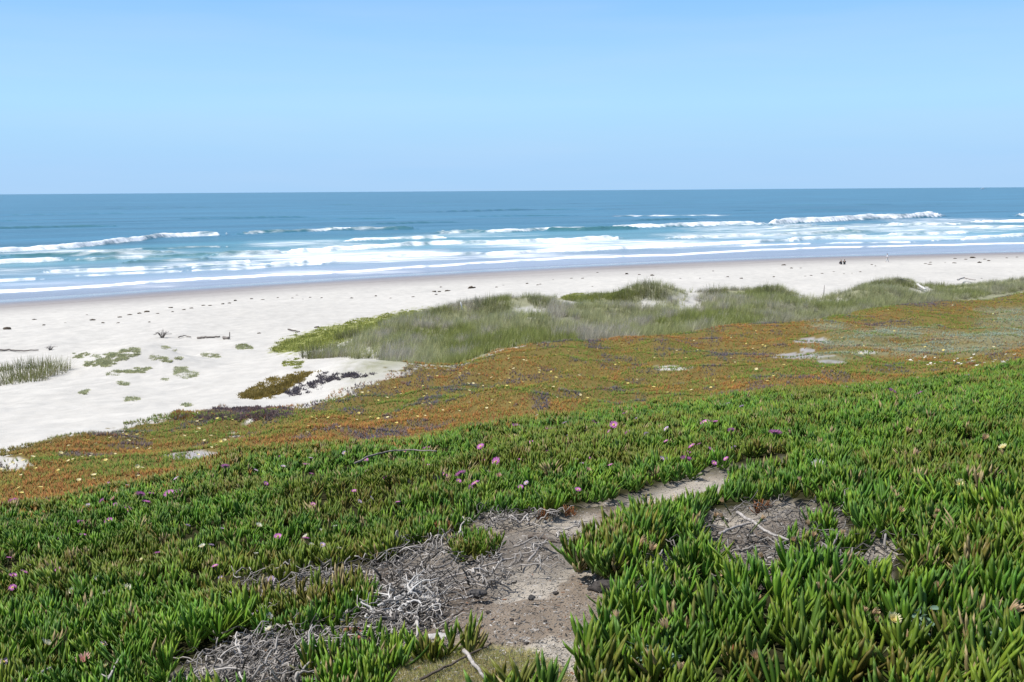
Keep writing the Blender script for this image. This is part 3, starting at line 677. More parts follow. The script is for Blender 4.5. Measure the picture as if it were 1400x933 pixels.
# ---- orange and olive mat on the far slope
def far_mat():
    rg = np.random.default_rng(23)
    X, Y = ring_sample(rg, 14, 125, lambda y: 150 * (22 / max(y, 22))**1.55, half=.62, extra=2)
    Z = ground(X, Y, False); px, py = project(X, Y, Z)
    kA2, kB = knot(IA2, X, Y), knot(IB, X, Y)
    jit = fbm(X / 1.2, Y / 1.2, 101, 3) - .5
    k = (Y > kA2 - 3.0) & ((Y - kB) / (1 + kB * .02) + jit * 2.6 < .2)
    sand = np.maximum(ell(px, py, EARTH_PATCH), sstep(-2, 1, polydist(px, py, SANDSTRIP) + jit * 10))
    k &= ~((sand > .35) & (Y > kA2)) | (rg.random(len(X)) < .04)
    X, Y, px, py, jit = X[k], Y[k], px[k], py[k], jit[k]; n = len(X)
    P = np.stack([X, Y, ground(X, Y) + .10 * fbm(X / 1.1, Y / 1.1, 103, 3)], -1)
    orange = np.array([.40, .18, .045]); olive = np.array([.235, .235, .035]); green = np.array([.15, .24, .030]); rust = np.array([.34, .12, .05]); yel = np.array([.34, .26, .05])
    a = .49 + 1.9 * (fbm(X / 3.4, Y / 5.2, 105, 4) - .5) + .5 * (fbm(X / 1.0, Y / 1.5, 107, 3) - .5)
    gp = ell(px, py, GREEN_PATCH, .7) * .5 + .25 * sstep(1050, 1200, px) * (py < 520)
    a = a + .09 * (1 - gp) - gp * .24 - .17 * sstep(420, 250, px)
    f1 = (sstep(.46, .66, a + rg.normal(0, .09, n)) * .95)[:, None]
    col = olive * (1 - f1) + orange * f1
    f2 = (sstep(.54, .40, a + rg.normal(0, .08, n)) * .9)[:, None]; col = col * (1 - f2) + green * f2
    u = rg.random(n)
    col = np.where((u < .08)[:, None], rust, col); col = np.where((u > .90)[:, None], yel, col); col = np.where(((u > .8) & (u < .9))[:, None], green, col)
    # a greener edge at the beach on the left
    le = (sstep(4, 0, kB[k] - Y) * sstep(280, 150, px) * .7)[:, None]; col = col * (1 - le) + np.array([.13, .165, .035]) * le
    gr = (ell(px, py, [(a_, b_, c_ * 1.25, d_ * 1.25) for a_, b_, c_, d_ in GREY_PATCH], .6) * 1.15 + (fbm(X / .9, Y / 1.5, 109, 3) > .65) * .8) * (rg.random(n) < .82)
    grey = np.array([.115, .098, .125]); grs = np.clip(gr, 0, 1)[:, None]
    col = col * (1 - grs) + grey * grs * rg.uniform(.6, 1.5, (n, 1))
    sg = np.clip(ell(px, py, SAGE_PATCH, .9) * .95 + (jit * 1.8), 0, 1) * (ell(px, py, SAGE_PATCH, .9) > .1) * (rg.random(n) < .9)
    col = col * (1 - sg[:, None]) + np.array([.29, .36, .28]) * sg[:, None]
    col = col * rg.uniform(.7, 1.3, (n, 1))
    s_ = rg.uniform(.75, 1.3, n) * (1 + .010 * np.clip(Y - 22, 0, 60))
    def f(s, A, I):
        b = col[s][:, None, :] * (1 + .3 * I[None, :, None]); return b * (.75 + .35 * A[None, :, None])
    lean = rg.normal(0, .2, (n, 2))
    v, t, c = scatter(V_far, P, rg.uniform(0, 6.28, n), s_, lean, f, rg)
    o = mesh_np('ice_plant_mat', v, t, M_mat, c)
    tag(o, 'orange and olive ice plant mat with grey dead patches above the beach', 'ground cover', kind='stuff')
far_mat()

# ---- island tufts of ice plant standing in the dead stems beside the path
def oval_(cx, cy, rx, ry): return [(cx + rx * math.cos(a), cy + ry * math.sin(a)) for a in np.linspace(0, 6.283, 12, endpoint=False)]
def tuft_in(poly, label, n, rg, sc=1.0, zlift=.0):
    P0 = []
    poly = np.array(poly, float); lo = poly.min(0); hi = poly.max(0)
    while len(P0) < n:
        q = lo + (hi - lo) * rg.random(2)
        if inpoly(q[:1], q[1:], poly)[0]: P0.append(q)
    P0 = np.array(P0); P0[:, 1] += 6
    P = hit(P0[:, 0], P0[:, 1]); cen = P.mean(0); X, Y = P[:, 0], P[:, 1]
    P[:, 2] = ground(X, Y) + zlift
    lean = np.stack([(X - cen[0]) * .5 + rg.normal(0, .15, n), (Y - cen[1]) * .5 - .05 + rg.normal(0, .15, n)], -1)
    v, t, c = scatter(V_near, P - cen, rg.uniform(0, 6.28, n), rg.uniform(.8, 1.15, n) * sc, lean, green_colfun(X, Y, rg, .2, .06), rg)
    o = mesh_np('ice_plant_clump', v, t, M_leaf, c); o.location = cen
    return tag(o, label, 'plant', 'ice plant clumps beside the path')
tr = np.random.default_rng(5)
tuft_in(TUFT_A, 'broad green clump of ice plant surrounded by grey dead stems left of the path', 95, tr)
tuft_in(TUFT_B, 'green ice plant clump at the bottom edge left of the dry grass', 85, tr)
tuft_in(TUFT_C, 'small green ice plant tuft growing in grey stems at the upper path edge', 70, tr, .72)
tuft_in([(775, 765), (850, 728), (905, 735), (890, 775), (830, 788), (790, 782)], 'dense ice plant clump overhanging the right side of the path', 110, tr, 1.12, .03)
tuft_in([(840, 728), (862, 702), (930, 700), (960, 740), (905, 745)], 'tall ice plant clump above the overhanging one on the right of the path', 70, tr, 1.05, .02)
tuft_in(oval_(1128, 716, 22, 9), 'upper ice plant tuft growing in the bare litter on the right slope', 16, tr, .95)
tuft_in(oval_(1092, 742, 20, 8), 'lower ice plant tuft growing in the bare litter on the right slope', 14, tr, .85)
tuft_in(oval_(1160, 748, 24, 8), 'rightmost ice plant tuft on the edge of the bare litter', 16, tr, .9)

# ------------------------------------------------------------------ dead stems, litter, dry grass
def tube(path, r0, r1, ns=4):
    P = np.asarray(path, float); n = len(P); T = np.gradient(P, axis=0); T /= np.linalg.norm(T, axis=1)[:, None] + 1e-9
    up = np.array([0, 0, 1.0]) if abs(T[0, 2]) < .9 else np.array([1.0, 0, 0])
    V, F_ = [], []
    for i in range(n):
        a = np.cross(T[i], up); a /= np.linalg.norm(a) + 1e-9; b = np.cross(a, T[i]); r = r0 + (r1 - r0) * i / (n - 1)
        for k in range(ns):
            ph = 2 * math.pi * k / ns; V.append(P[i] + (a * math.cos(ph) + b * math.sin(ph)) * r)
    for i in range(n - 1):
        for k in range(ns):
            a = i * ns + k; b = i * ns + (k + 1) % ns; F_ += [(a, b, b + ns), (a, b + ns, a + ns)]
    e = len(V); V += [P[0], P[-1]]
    for k in range(ns): F_ += [(e, (k + 1) % ns, k), (e + 1, (n - 1) * ns + k, (n - 1) * ns + (k + 1) % ns)]
    return np.array(V), np.array(F_)
def merge(lst):
    V, T, Cc = [], [], []; off = 0
    for v, t, c in lst:
        V.append(v); T.append(t + off); Cc.append(np.broadcast_to(c, (len(v), 3))); off += len(v)
    return np.concatenate(V), np.concatenate(T), np.concatenate(Cc)
def wiggle(rg, p, L, n=8, curl=.5, hgt=.03, zfun=None):
    ang = rg.uniform(0, 6.28); pts = []; x, y = p[0], p[1]; zz = rg.uniform(0, hgt); dz = 0
    for i in range(n):
        z = (zfun(x, y) if zfun else 0) + zz
        pts.append((x, y, z)); ang += rg.normal(0, curl); x += math.cos(ang) * L / n; y += math.sin(ang) * L / n; zz = max(0.004, zz + rg.normal(0, hgt * .35))
    return pts
def pts_in(poly, n, rg):
    poly = np.array(poly, float); lo = poly.min(0); hi = poly.max(0); q = lo + (hi - lo) * rg.random((n * 6, 2))
    q = q[inpoly(q[:, 0], q[:, 1], poly)][:n]; return hit(q[:, 0], q[:, 1])
def gz1(x, y): return float(ground(np.array([x]), np.array([y]))[0])
STEM_POLYS = [([(320, 797), (420, 785), (500, 770), (560, 745), (600, 733), (640, 745), (600, 775), (610, 800), (600, 860), (540, 880), (470, 890), (510, 840), (515, 800), (420, 806), (350, 814)], 620),
              ([(300, 885), (400, 858), (480, 858), (470, 890), (415, 905), (420, 945), (235, 945)], 420),
              ([(640, 712), (700, 702), (765, 705), (740, 722), (660, 728)], 110), (LITTER_R, 330), ([(330, 870), (370, 825), (350, 815), (335, 840)], 40),
              ([(600, 800), (640, 770), (760, 735), (800, 715), (790, 745), (700, 800), (640, 830)], 130)]
lr = np.random.default_rng(31)
SP = np.concatenate([pts_in(poly, n, lr) for poly, n in STEM_POLYS]); NS_ = len(SP); K9 = 7
ang = lr.uniform(0, 6.28, NS_); L_ = lr.uniform(.05, .26, NS_); x_, y_ = SP[:, 0].copy(), SP[:, 1].copy(); zz = lr.uniform(0, .05, NS_); QX, QY, QZ = [], [], []
for i in range(K9):
    QX.append(x_.copy()); QY.append(y_.copy()); QZ.append(zz.copy()); ang += lr.normal(0, .5, NS_); x_ += np.cos(ang) * L_ / K9; y_ += np.sin(ang) * L_ / K9; zz = np.maximum(.004, zz + lr.normal(0, .016, NS_))
QX, QY, QZ = map(np.array, (QX, QY, QZ)); QZ = QZ + ground(QX, QY); lst = []
for i in range(NS_):
    g = lr.uniform(.13, .46) * (.6 if SP[i, 0] > .6 else 1) if lr.random() < .7 else lr.uniform(.04, .11); r = lr.uniform(.0012, .0045) if lr.random() < .85 else lr.uniform(.004, .008)
    v, t = tube(np.stack([QX[:, i], QY[:, i], QZ[:, i]], -1), r, r * .6, 4); lst.append((v, t, np.array([g * 1.05, g * .96, g * .86])))
v, t, c = merge(lst)
tag(mesh_np('dead_stems', v, t, M_dry, c), 'grey tangle of dead ice plant stems along the path edge', 'dead stems', kind='stuff')
# chips and bits of leaf litter on the path
allp = np.concatenate([pts_in(PATH, 16000, lr), pts_in(LITTER_R, 5000, lr)])
n = len(allp); ang = lr.uniform(0, 6.28, n); Lc = lr.uniform(.0012, .0055, n) * np.where(lr.random(n) < .12, 2.2, 1); wc = Lc * lr.uniform(.15, .5, n)
ca, sa = np.cos(ang), np.sin(ang); z = ground(allp[:, 0], allp[:, 1])
def cnr(u, v_, dz): return np.stack([allp[:, 0] + ca * Lc * u - sa * wc * v_, allp[:, 1] + sa * Lc * u + ca * wc * v_, z + dz], -1)
tz = lr.uniform(.0005, .004, n)
V = np.stack([cnr(-1, -1, .001), cnr(1, -.6, tz), cnr(1, .6, tz * .6 + .003), cnr(-1, 1, .003), cnr(0, 0, tz + .002)], 1).reshape(-1, 3)
T = (np.array([(0, 1, 4), (1, 2, 4), (2, 3, 4), (3, 0, 4)])[None] + (np.arange(n) * 5)[:, None, None]).reshape(-1, 3)
g = np.where(lr.random(n) < .6, lr.uniform(.18, .46, n), lr.uniform(.035, .12, n)); cc = np.stack([g, g * .93, g * .84], -1)
cc = np.where((lr.random(n) < .03)[:, None], np.array([.18, .09, .05]), cc)
tag(mesh_np('leaf_litter', V, T, M_chip, np.repeat(cc, 5, 0), smooth=False), 'grey and brown leaf chips strewn over the sandy path', 'litter', kind='stuff')
# grass blades
def blade(L, wd, tilt, curl, yaw, base, seg=3):
    ts = np.linspace(0, 1, seg + 1); ang = tilt + curl * ts; sg = L / seg
    r = np.concatenate([[0], np.cumsum(np.sin(ang[:-1]) * sg)]); z = np.concatenate([[0], np.cumsum(np.cos(ang[:-1]) * sg)])
    V, T, A = [], [], []
    for i in range(seg):
        wv = wd * (1 - ts[i] * .75); V += [(r[i], -wv, z[i]), (r[i], wv, z[i])]; A += [ts[i]] * 2
    V.append((r[-1], 0, z[-1])); A.append(1)
    for i in range(seg - 1): T += [(2 * i, 2 * i + 1, 2 * i + 3), (2 * i, 2 * i + 3, 2 * i + 2)]
    T.append((2 * seg - 2, 2 * seg - 1, 2 * seg)); V = np.array(V); c, s = math.cos(yaw), math.sin(yaw)
    return np.stack([V[:, 0] * c - V[:, 1] * s, V[:, 0] * s + V[:, 1] * c, V[:, 2]], -1) + np.asarray(base), np.array(T), np.array(A)
def gclump(rg, nb, L, wd, rad, tilt=.5, curl=.7, seg=2):
    Vs, Ts, As, Is = [], [], [], []; off = 0
    for _ in range(nb):
        a = rg.uniform(0, 6.28); r = rad * math.sqrt(rg.random())
        V, T, A = blade(L * rg.uniform(.5, 1.1), wd, abs(rg.normal(0, tilt)), rg.uniform(0, curl), a + rg.normal(0, .6), (r * math.cos(a), r * math.sin(a), -.02), seg)
        Vs.append(V); Ts.append(T + off); As.append(A); Is.append(np.full(len(V), rg.uniform(-1, 1))); off += len(V)
    return np.concatenate(Vs), np.concatenate(Ts), np.concatenate(As), np.concatenate(Is)
dry_v = [gclump(lr, 18, .04, .0013, .03, 1.15, .5) for _ in range(6)]
P = pts_in([(545, 915), (600, 890), (660, 885), (720, 890), (765, 915), (768, 950), (530, 950)], 2200, lr); n = len(P)
cb = np.where((lr.random(n) < .7)[:, None], np.array([.62, .54, .27]), np.array([.34, .38, .12])) * lr.uniform(.7, 1.2, (n, 1))
v, t, c = scatter(dry_v, P, lr.uniform(0, 6.28, n), lr.uniform(.7, 1.3, n), np.zeros((n, 2)), lambda s, A, I: cb[s][:, None, :] * (1 + .25 * I[None, :, None]), lr)
tag(mesh_np('dry_grass', v, t, M_grass, c), 'short yellow dry grass at the bottom of the path', 'grass', kind='stuff')

# ------------------------------------------------------------------ dune grass
def dune_grass():
    rg = np.random.default_rng(41)
    vars_ = [gclump(rg, 16, .85, .011, .22, .42, .8) for _ in range(14)]
    X, Y = ring_sample(rg, 44, 150, lambda y: 10.5 * (70 / max(y, 55))**.9, half=.62, extra=2)
    kB, kC = knot(IB2, X, Y), knot(IC, X, Y); a = X / (Y + AP)
    px, py = project(X, Y, ground(X, Y, False))
    jit = fbm(X / 4, Y / 4, 121, 3) - .5
    k = (Y > kB - 3) & (Y < kC + 1.5 + jit * 9) & (a > -.165 + jit * .07) & ((a > -.125) | (py < 492)) & (polydist(px, py, [(360, 484), (385, 464), (430, 450), (480, 438), (540, 426), (590, 424), (540, 444), (480, 466), (430, 478)]) < -2)
    bare = ell(px, py, BARE, .5)
    dn = fbm(X / 5, Y / 7, 123, 3)
    k &= rg.random(len(X)) < (1 - bare * .93) * (.8 + .5 * sstep(.3, .5, dn))
    X, Y, px, py = X[k], Y[k], px[k], py[k]; n = len(X)
    P = np.stack([X, Y, ground(X, Y)], -1)
    a_ = fbm(X / 6, Y / 8, 125, 4); b_ = fbm(X / 1.6, Y / 2.2, 127, 3)
    olive = np.array([.27, .295, .09]); sage = np.array([.40, .40, .21]); dead = np.array([.46, .41, .36]); lime = np.array([.19, .22, .055])
    f = sstep(.35, .6, a_)[:, None]; col = olive * (1 - f) + sage * f
    edge = (sstep(12, 0, knot(IC, X, Y) - Y) * .75)[:, None]; col = col * (1 - edge) + np.array([.24, .26, .09]) * edge
    dd = ((b_ > .57) * .75 * (a_ > .38))[:, None]; col = col * (1 - dd) + dead * dd
    rt = (sstep(950, 1150, px) * .45)[:, None]; col = col * (1 - rt) + np.array([.31, .325, .15]) * rt
    col = col * rg.uniform(.72, 1.28, (n, 1))
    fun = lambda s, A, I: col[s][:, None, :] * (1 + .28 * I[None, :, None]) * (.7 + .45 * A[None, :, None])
    s_ = rg.uniform(.6, 1.15, n) * (.75 + .5 * a_) * (1 - .2 * sstep(14, 4, knot(IC, X, Y) - Y))
    lean = np.stack([rg.normal(.14, .12, n), rg.normal(0, .12, n)], -1)
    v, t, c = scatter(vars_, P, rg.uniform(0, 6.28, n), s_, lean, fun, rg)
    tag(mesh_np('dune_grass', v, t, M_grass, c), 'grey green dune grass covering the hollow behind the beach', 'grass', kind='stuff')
dune_grass()
#@OBJ
# ------------------------------------------------------------------ flowers
ORD = ['first', 'second', 'third', 'fourth', 'fifth', 'sixth', 'seventh', 'eighth', 'ninth', 'tenth', 'eleventh', 'twelfth', 'thirteenth', 'fourteenth', 'fifteenth', 'sixteenth', 'seventeenth', 'eighteenth', 'nineteenth', 'twentieth']
fr_ = np.random.default_rng(77)
def petal_ring(n, L, wd, lift, cup, c0, c1, rg, r0=.006):
    lst = []
    for i in range(n):
        a = 2 * math.pi * i / n + rg.normal(0, .06); l = L * rg.uniform(.88, 1.08)
        ts = np.linspace(0, 1, 4); el = lift + cup * ts; rr = r0 + np.concatenate([[0], np.cumsum(np.cos(el[:-1]) * l / 3)]); zz = np.concatenate([[0], np.cumsum(np.sin(el[:-1]) * l / 3)])
        V, Cc = [], []
        for j in range(4):
            ww = wd * (.55, 1, .95, .35)[j]
            for s in (-1, 1):
                V.append((rr[j] * math.cos(a) - s * ww * math.sin(a), rr[j] * math.sin(a) + s * ww * math.cos(a), zz[j])); Cc.append(np.array(c0) * (1 - ts[j]) + np.array(c1) * ts[j])
        T = []
        for j in range(3): T += [(2 * j, 2 * j + 1, 2 * j + 3), (2 * j, 2 * j + 3, 2 * j + 2)]
        lst.append((np.array(V), np.array(T), np.array(Cc)))
    return lst
M_petal = mat_attr('flower_petal', .55, .2, trans=.3)
M_centre = mat_plain('flower_centre', (.55, .42, .08), .7, .2, (200, .3))
M_calyx = mat_plain('flower_calyx', (.10, .12, .035), .5, .3, (60, .3))
def dome(r, h, nr=4, ns=10, rg=fr_, bump=.15):
    V = [(0, 0, h)]; T = []
    for i in range(1, nr + 1):
        th = i / nr * math.pi / 2
        for k in range(ns):
            q = 1 + rg.uniform(-bump, bump); V.append((r * math.sin(th) * math.cos(6.2832 * k / ns) * q, r * math.sin(th) * math.sin(6.2832 * k / ns) * q, h * math.cos(th) * q))
    for k in range(ns): T.append((0, 1 + k, 1 + (k + 1) % ns))
    for i in range(nr - 1):
        for k in range(ns):
            a = 1 + i * ns + k; b = 1 + i * ns + (k + 1) % ns; T += [(a, a + ns, b + ns), (a, b + ns, b)]
    return np.array(V), np.array(T)
def flower_proto(c0, c1, lift, cup, centre=True, npet=26, L=.03, c_in=None):
    root = bpy.data.objects.new('flower', None)
    v, t, c = merge(petal_ring(npet, L, .0026, lift, cup, c0, c1, fr_) + petal_ring(npet - 6, L * .8, .0024, lift + .35, cup, c0, c1, fr_))
    p = mesh_np('petals', v, t, M_petal, c, parent=root, link=False)
    ch = [p]
    if centre:
        v, t = dome(.0105, .008); v[:, 2] += .001; ch.append(mesh_np('flower_centre', v, t, M_centre, parent=root, link=False))
    v, t = dome(.011, -.016, 3, 8, bump=.1); v2, t2 = tube([(0, 0, -.012), (.002, .001, -.05), (0, .003, -.10)], .005, .004, 5)
    v = np.concatenate([v, v2]); t = np.concatenate([t, t2 + len(v) - len(v2)])
    ch.append(mesh_np('calyx', v, t, M_calyx, parent=root, link=False))
    return root, ch
FL = {'pink': flower_proto((.70, .42, .62), (.62, .13, .52), .12, .25),
      'pale': flower_proto((.75, .66, .70), (.62, .42, .66), .2, .2),
      'white': flower_proto((.80, .74, .50), (.82, .79, .66), .75, -.1),
      'yellow': flower_proto((.78, .66, .25), (.80, .74, .46), .8, -.2),
      'withered': flower_proto((.46, .30, .15), (.60, .42, .25), 1.2, .12, False, 12, .026),
      'salmon': flower_proto((.60, .28, .22), (.66, .40, .34), .6, .1, False, 20, .028)}
def flower(px, py, wpx, kind, label, group, lift=.10, cat='flower'):
    P = hit([px], [py], lift)[0]
    root, ch = FL[kind]
    lift += float(fr_.uniform(-.03, .0)) if kind in ('pink', 'pale', 'white') else 0
    o = root.copy(); C.objects.link(o)
    o.location = (P[0], P[1], P[2] + lift)
    s = 1.45 * wpx * P[1] / F / .068; s = min(max(s, .6), 2.1)
    o.scale = (s, s, s); o.rotation_euler = (fr_.normal(.5, .22), fr_.normal(-.05, .2), fr_.uniform(0, 6.28))
    tag(o, label, cat, group)
    for c in ch:
        d = c.copy(); C.objects.link(d); d.parent = o
    return o
PINK = {
 'on the far left slope': [(18, 683, 10), (120, 688, 5), (139, 683, 8), (146, 661, 7), (157, 690, 7), (174, 661, 4), (175, 693, 9), (192, 676, 10), (200, 686, 10), (207, 673, 8), (233, 674, 14), (246, 668, 9), (241, 654, 6), (308, 638, 9)],
 'in mid left slope': [(110, 713, 10), (113, 730, 7), (149, 712, 9), (215, 754, 8), (294, 772, 5), (304, 720, 6)],
 'near the left edge': [(12, 760, 6), (18, 785, 9), (33, 782, 9), (17, 802, 8), (69, 789, 6), (79, 778, 5), (50, 840, 6)],
 'around the arched stick': [(419, 632, 9), (418, 732, 8), (380, 728, 9), (527, 652, 10), (583, 611, 9), (544, 686, 5)],
 'on the middle crest': [(607, 647, 8), (630, 647, 12), (650, 659, 10), (657, 598, 8), (657, 610, 8), (662, 627, 7), (678, 632, 11), (705, 581, 11), (711, 625, 6), (726, 604, 8), (745, 617, 11), (751, 585, 8), (790, 621, 5)],
 'right of the middle crest': [(801, 627, 11), (790, 669, 7), (814, 576, 9), (839, 581, 9), (851, 565, 7), (859, 588, 8), (822, 586, 6), (905, 626, 6)],
 'above the path end': [(938, 615, 10), (938, 624, 13), (946, 610, 8), (964, 576, 10), (977, 575, 10), (972, 615, 9), (1000, 587, 8)],
 'on the right crest': [(1060, 591, 14), (1158, 528, 6), (1220, 534, 9), (1257, 537, 9), (1209, 565, 10), (1208, 571, 9), (1081, 540, 5), (1322, 513, 6)],
}
for where, lst_ in PINK.items():
    lst_ = sorted(lst_)
    for i, (px, py, wp) in enumerate(lst_):
        size = 'large bright' if wp >= 12 else ('small pale' if wp <= 6 else 'open')
        flower(px, py, wp, 'pale' if wp <= 6 and i % 2 else 'pink', f'{size} pink flower, {ORD[i]} from left {where}', 'pink ice plant flowers')
LAV = [(911, 587, 7), (910, 623, 6), (1003, 608, 6), (1014, 555, 5), (996, 552, 5), (735, 567, 5), (4, 887, 11), (5, 905, 12)]
for i, (px, py, wp) in enumerate(sorted(LAV)):
    flower(px, py, wp, 'pale', f'pale lavender flower, {ORD[i]} from left of the lavender ones', 'pale lavender flowers')
WHITE = {'white': [(277, 748, 8), (134, 792, 11), (99, 805, 9), (146, 810, 10), (64, 882, 18), (9, 841, 6), (63, 819, 6), (353, 719, 8), (418, 731, 7), (172, 801, 12), (825, 916, 16), (1118, 635, 13), (1254, 518, 7), (1364, 929, 14)],
         'yellow': [(193, 768, 10), (124, 804, 9), (143, 914, 11), (1372, 613, 10), (1312, 663, 12), (1221, 848, 17), (1348, 926, 13)]}
for kd, lst_ in WHITE.items():
    nm = 'creamy white' if kd == 'white' else 'pale yellow'
    for i, (px, py, wp) in enumerate(sorted(lst_)):
        flower(px, py, wp, kd, f'{nm} ice plant flower, {ORD[i]} from left of the {nm} ones', f'near {nm} flowers')
TINY = [(fr_.uniform(5, 470), fr_.uniform(715, 900)) for _ in range(60)]
for px, py in TINY:
    if py > 700 + (px - 350) * 0 and not inpoly(np.array([px]), np.array([py]), PATH)[0]:
        flower(px, py, 5, ('pale', 'white')[int(px) % 2], 'tiny faint flower half hidden in the near left leaves', 'tiny faint flowers', .075)
WITH = [(911, 858, 20), (856, 716, 16), (876, 745, 20), (890, 752, 16), (843, 844, 14), (930, 915, 16), (1035, 900, 18), (1194, 838, 14), (1240, 872, 16), (1383, 835, 26), (1118, 805, 14), (1290, 640, 12), (1250, 622, 14), (1275, 612, 11), (1240, 590, 10),
        (1335, 655, 14), (1170, 676, 12), (1230, 700, 12), (1256, 594, 10), (1345, 600, 12)]
for i, (px, py, wp) in enumerate(sorted(WITH)):
    flower(px, py, wp * 1.25, 'withered', f'withered brown flower head, {ORD[i]} from left on the right bank', 'withered flower heads', .10)
for _ in range(34):
    px = fr_.uniform(330, 1010); py = np.interp(px, [p[0] for p in AT], [p[1] for p in AT]) + fr_.uniform(12, 95)
    if not inpoly(np.array([px]), np.array([py + 6]), PATH)[0]: flower(px, py, 5.5, ('pink', 'pale')[int(py) % 2], 'small pink flower dotting the green middle slope', 'small pink flowers of the middle slope')
for _ in range(40):
    px, py = fr_.uniform(960, 1395), fr_.uniform(560, 915)
    if py > 640 or px > 1080: flower(px, py, 9 + (py - 560) * .02, 'withered', 'small withered tan flower head dotting the green right slope', 'small withered heads', .085)
for i, (px, py, wp) in enumerate(sorted([(114, 904, 20), (682, 651, 7), (804, 643, 8), (155, 683, 8)])):
    flower(px, py, wp, 'salmon', f'half closed salmon pink flower, {ORD[i]} from the left of the four', 'half closed salmon flowers')

# distant cream flowers of the orange mat: each a thing of its own
def far_flowers():
    rg = np.random.default_rng(51)
    protos = []
    for c0, c1 in (((.80, .66, .25), (.80, .74, .48)), ((.78, .60, .12), (.80, .70, .28)), ((.82, .78, .62), (.84, .82, .74))):
        v, t, c = merge(petal_ring(12, .036, .007, .3, .2, c0, c1, rg, .0)); protos.append(mesh_np('cream_flower', v, t, M_petal, c, link=False))
    pts = []
    def add(n, xr, f0, f1, prot, sz, where):
        for _ in range(n):
            px = rg.uniform(*xr); lo = np.interp(px, [p[0] for p in BT], [p[1] for p in BT]); hi = np.interp(px, [p[0] for p in AT], [p[1] for p in AT])
            pts.append((px, lo + (hi - lo) * rg.uniform(f0, f1), prot, sz, where))
    add(62, (0, 330), .1, .95, (0, 0, 1), 1.15, ('cream flower scattered on the orange mat beside the left beach', 'cream flowers on the left mat'))
    add(95, (420, 800), .05, .8, (0, 1), 1.0, ('tiny cream flower scattered on the orange mat in the middle distance', 'cream flowers on the middle mat'))
    add(48, (800, 1060), .04, .9, (0, 1), 1.0, ('tiny pale flower scattered on the orange mat right of the middle', 'pale flowers on the right of the middle'))
    add(36, (1060, 1400), .03, .8, (0, 1), 1.0, ('tiny pale flower dotting the far green mat on the right', 'pale flowers on the far right mat'))
    for _ in range(42): pts.append((rg.uniform(1240, 1378), 494 + rg.normal(0, 4) - .0 * _, (2,), 1.0, ('white flower in the long white row across the right slope', 'row of white flowers on the right')))
    pts.append((1387, 486, (2,), 1.7, ('largest white flower at the right end of the white row', 'row of white flowers on the right')))
    H = hit([p[0] for p in pts], [p[1] for p in pts], .10, 10)
    for (px, py, pr, sz, (lab, grp)), P in zip(pts, H):
        o = protos[int(rg.choice(pr))].copy(); C.objects.link(o); o.location = (P[0], P[1], P[2] + .12)
        s = (1.05 + .55 * min(1, max(0, (P[1] - 20) / 18))) * sz * rg.uniform(.65, 1.2) * (1 + .006 * max(0, P[1] - 25)); o.scale = (s, s, s); o.rotation_euler = (rg.normal(.25, .2), rg.normal(0, .2), rg.uniform(0, 6))
        tag(o, lab, 'flower', grp)
far_flowers()

# ------------------------------------------------------------------ small distinct plants
def shoots_at(px, py, n, rad, label, cat, colr, name, group=None, sc=1.0, var=None, lift=.0):
    rg = np.random.default_rng(int(px * 7 + py)); P0 = hit([px], [py])[0]
    a = rg.uniform(0, 6.28, n); r = rad * np.sqrt(rg.random(n)); X = P0[0] + r * np.cos(a); Y = P0[1] + r * np.sin(a)
    P = np.stack([X, Y, ground(X, Y) + lift], -1) - P0
    b = np.array(colr) * rg.uniform(.7, 1.3, (n, 1))
    v, t, c = scatter(var or V_near, P, rg.uniform(0, 6.28, n), rg.uniform(.7, 1.1, n) * sc, rg.normal(0, .25, (n, 2)), lambda s, A, I: b[s][:, None, :] * (1 + .25 * I[None, :, None]) * (.8 + .5 * A[None, :, None]), rg)
    o = mesh_np(name, v, t, M_leaf if var is None else M_grass, c); o.location = P0
    return tag(o, label, cat, group)
for px, py, n, rad, lab in [(606, 728, 7, .05, 'orange red ice plant shoots at the upper edge of the grey stems'), (523, 763, 7, .05, 'rust red ice plant shoots above the left end of the grey stems'),
                            (781, 704, 4, .04, 'red ice plant shoots above the middle of the sandy path'), (741, 708, 3, .03, 'small red shoot at the upper path edge beside grey stems'),
                            (1040, 700, 5, .05, 'dark red leaves on the bare litter patch of the right slope'), (990, 905, 5, .03, 'red tipped ice plant shoots in the lower right corner bank')]:
    shoots_at(px, py, n, rad, lab, 'plant', (.20, .085, .035), 'ice_plant_shoot', 'red ice plant shoots', .55)
def round_leaves(px, py, n, rad, label):
    rg = np.random.default_rng(px); P0 = hit([px], [py], .06)[0]; V, T, Cc = [], [], []; lst = []
    for _ in range(n):
        a = rg.uniform(0, 6.28); r = rad * math.sqrt(rg.random()); x, y = r * math.cos(a), r * math.sin(a); z = rg.uniform(.02, .09); s = rg.uniform(.007, .013); yw = rg.uniform(0, 6.28); tl = rg.normal(0, .5); t2 = rg.normal(0, .5)
        pts = [(0, 0, -.002)] + [(s * 1.3 * math.cos(q), s * .8 * math.sin(q), .002) for q in np.linspace(0, 2 * math.pi, 8, endpoint=False)]
        M = Matrix.Rotation(yw, 3, 'Z') @ Matrix.Rotation(tl, 3, 'X') @ Matrix.Rotation(t2, 3, 'Y')
        v = np.array([tuple(M @ Vector(p)) for p in pts]) + (x, y, z); t = np.array([(0, 1 + k, 1 + (k + 1) % 8) for k in range(8)])
        lst.append((v, t, np.array((.16, .25, .17)) * rg.uniform(.75, 1.25)))
        v, t = tube([(x * .8, y * .8, -.03), (x, y, z)], .0012, .001, 3); lst.append((v, t, np.array((.15, .16, .07))))
    v, t, c = merge(lst); o = mesh_np('round_leaved_plant', v, t, M_leaf, c); o.location = P0; tag(o, label, 'plant', 'blue green round leaved plants')
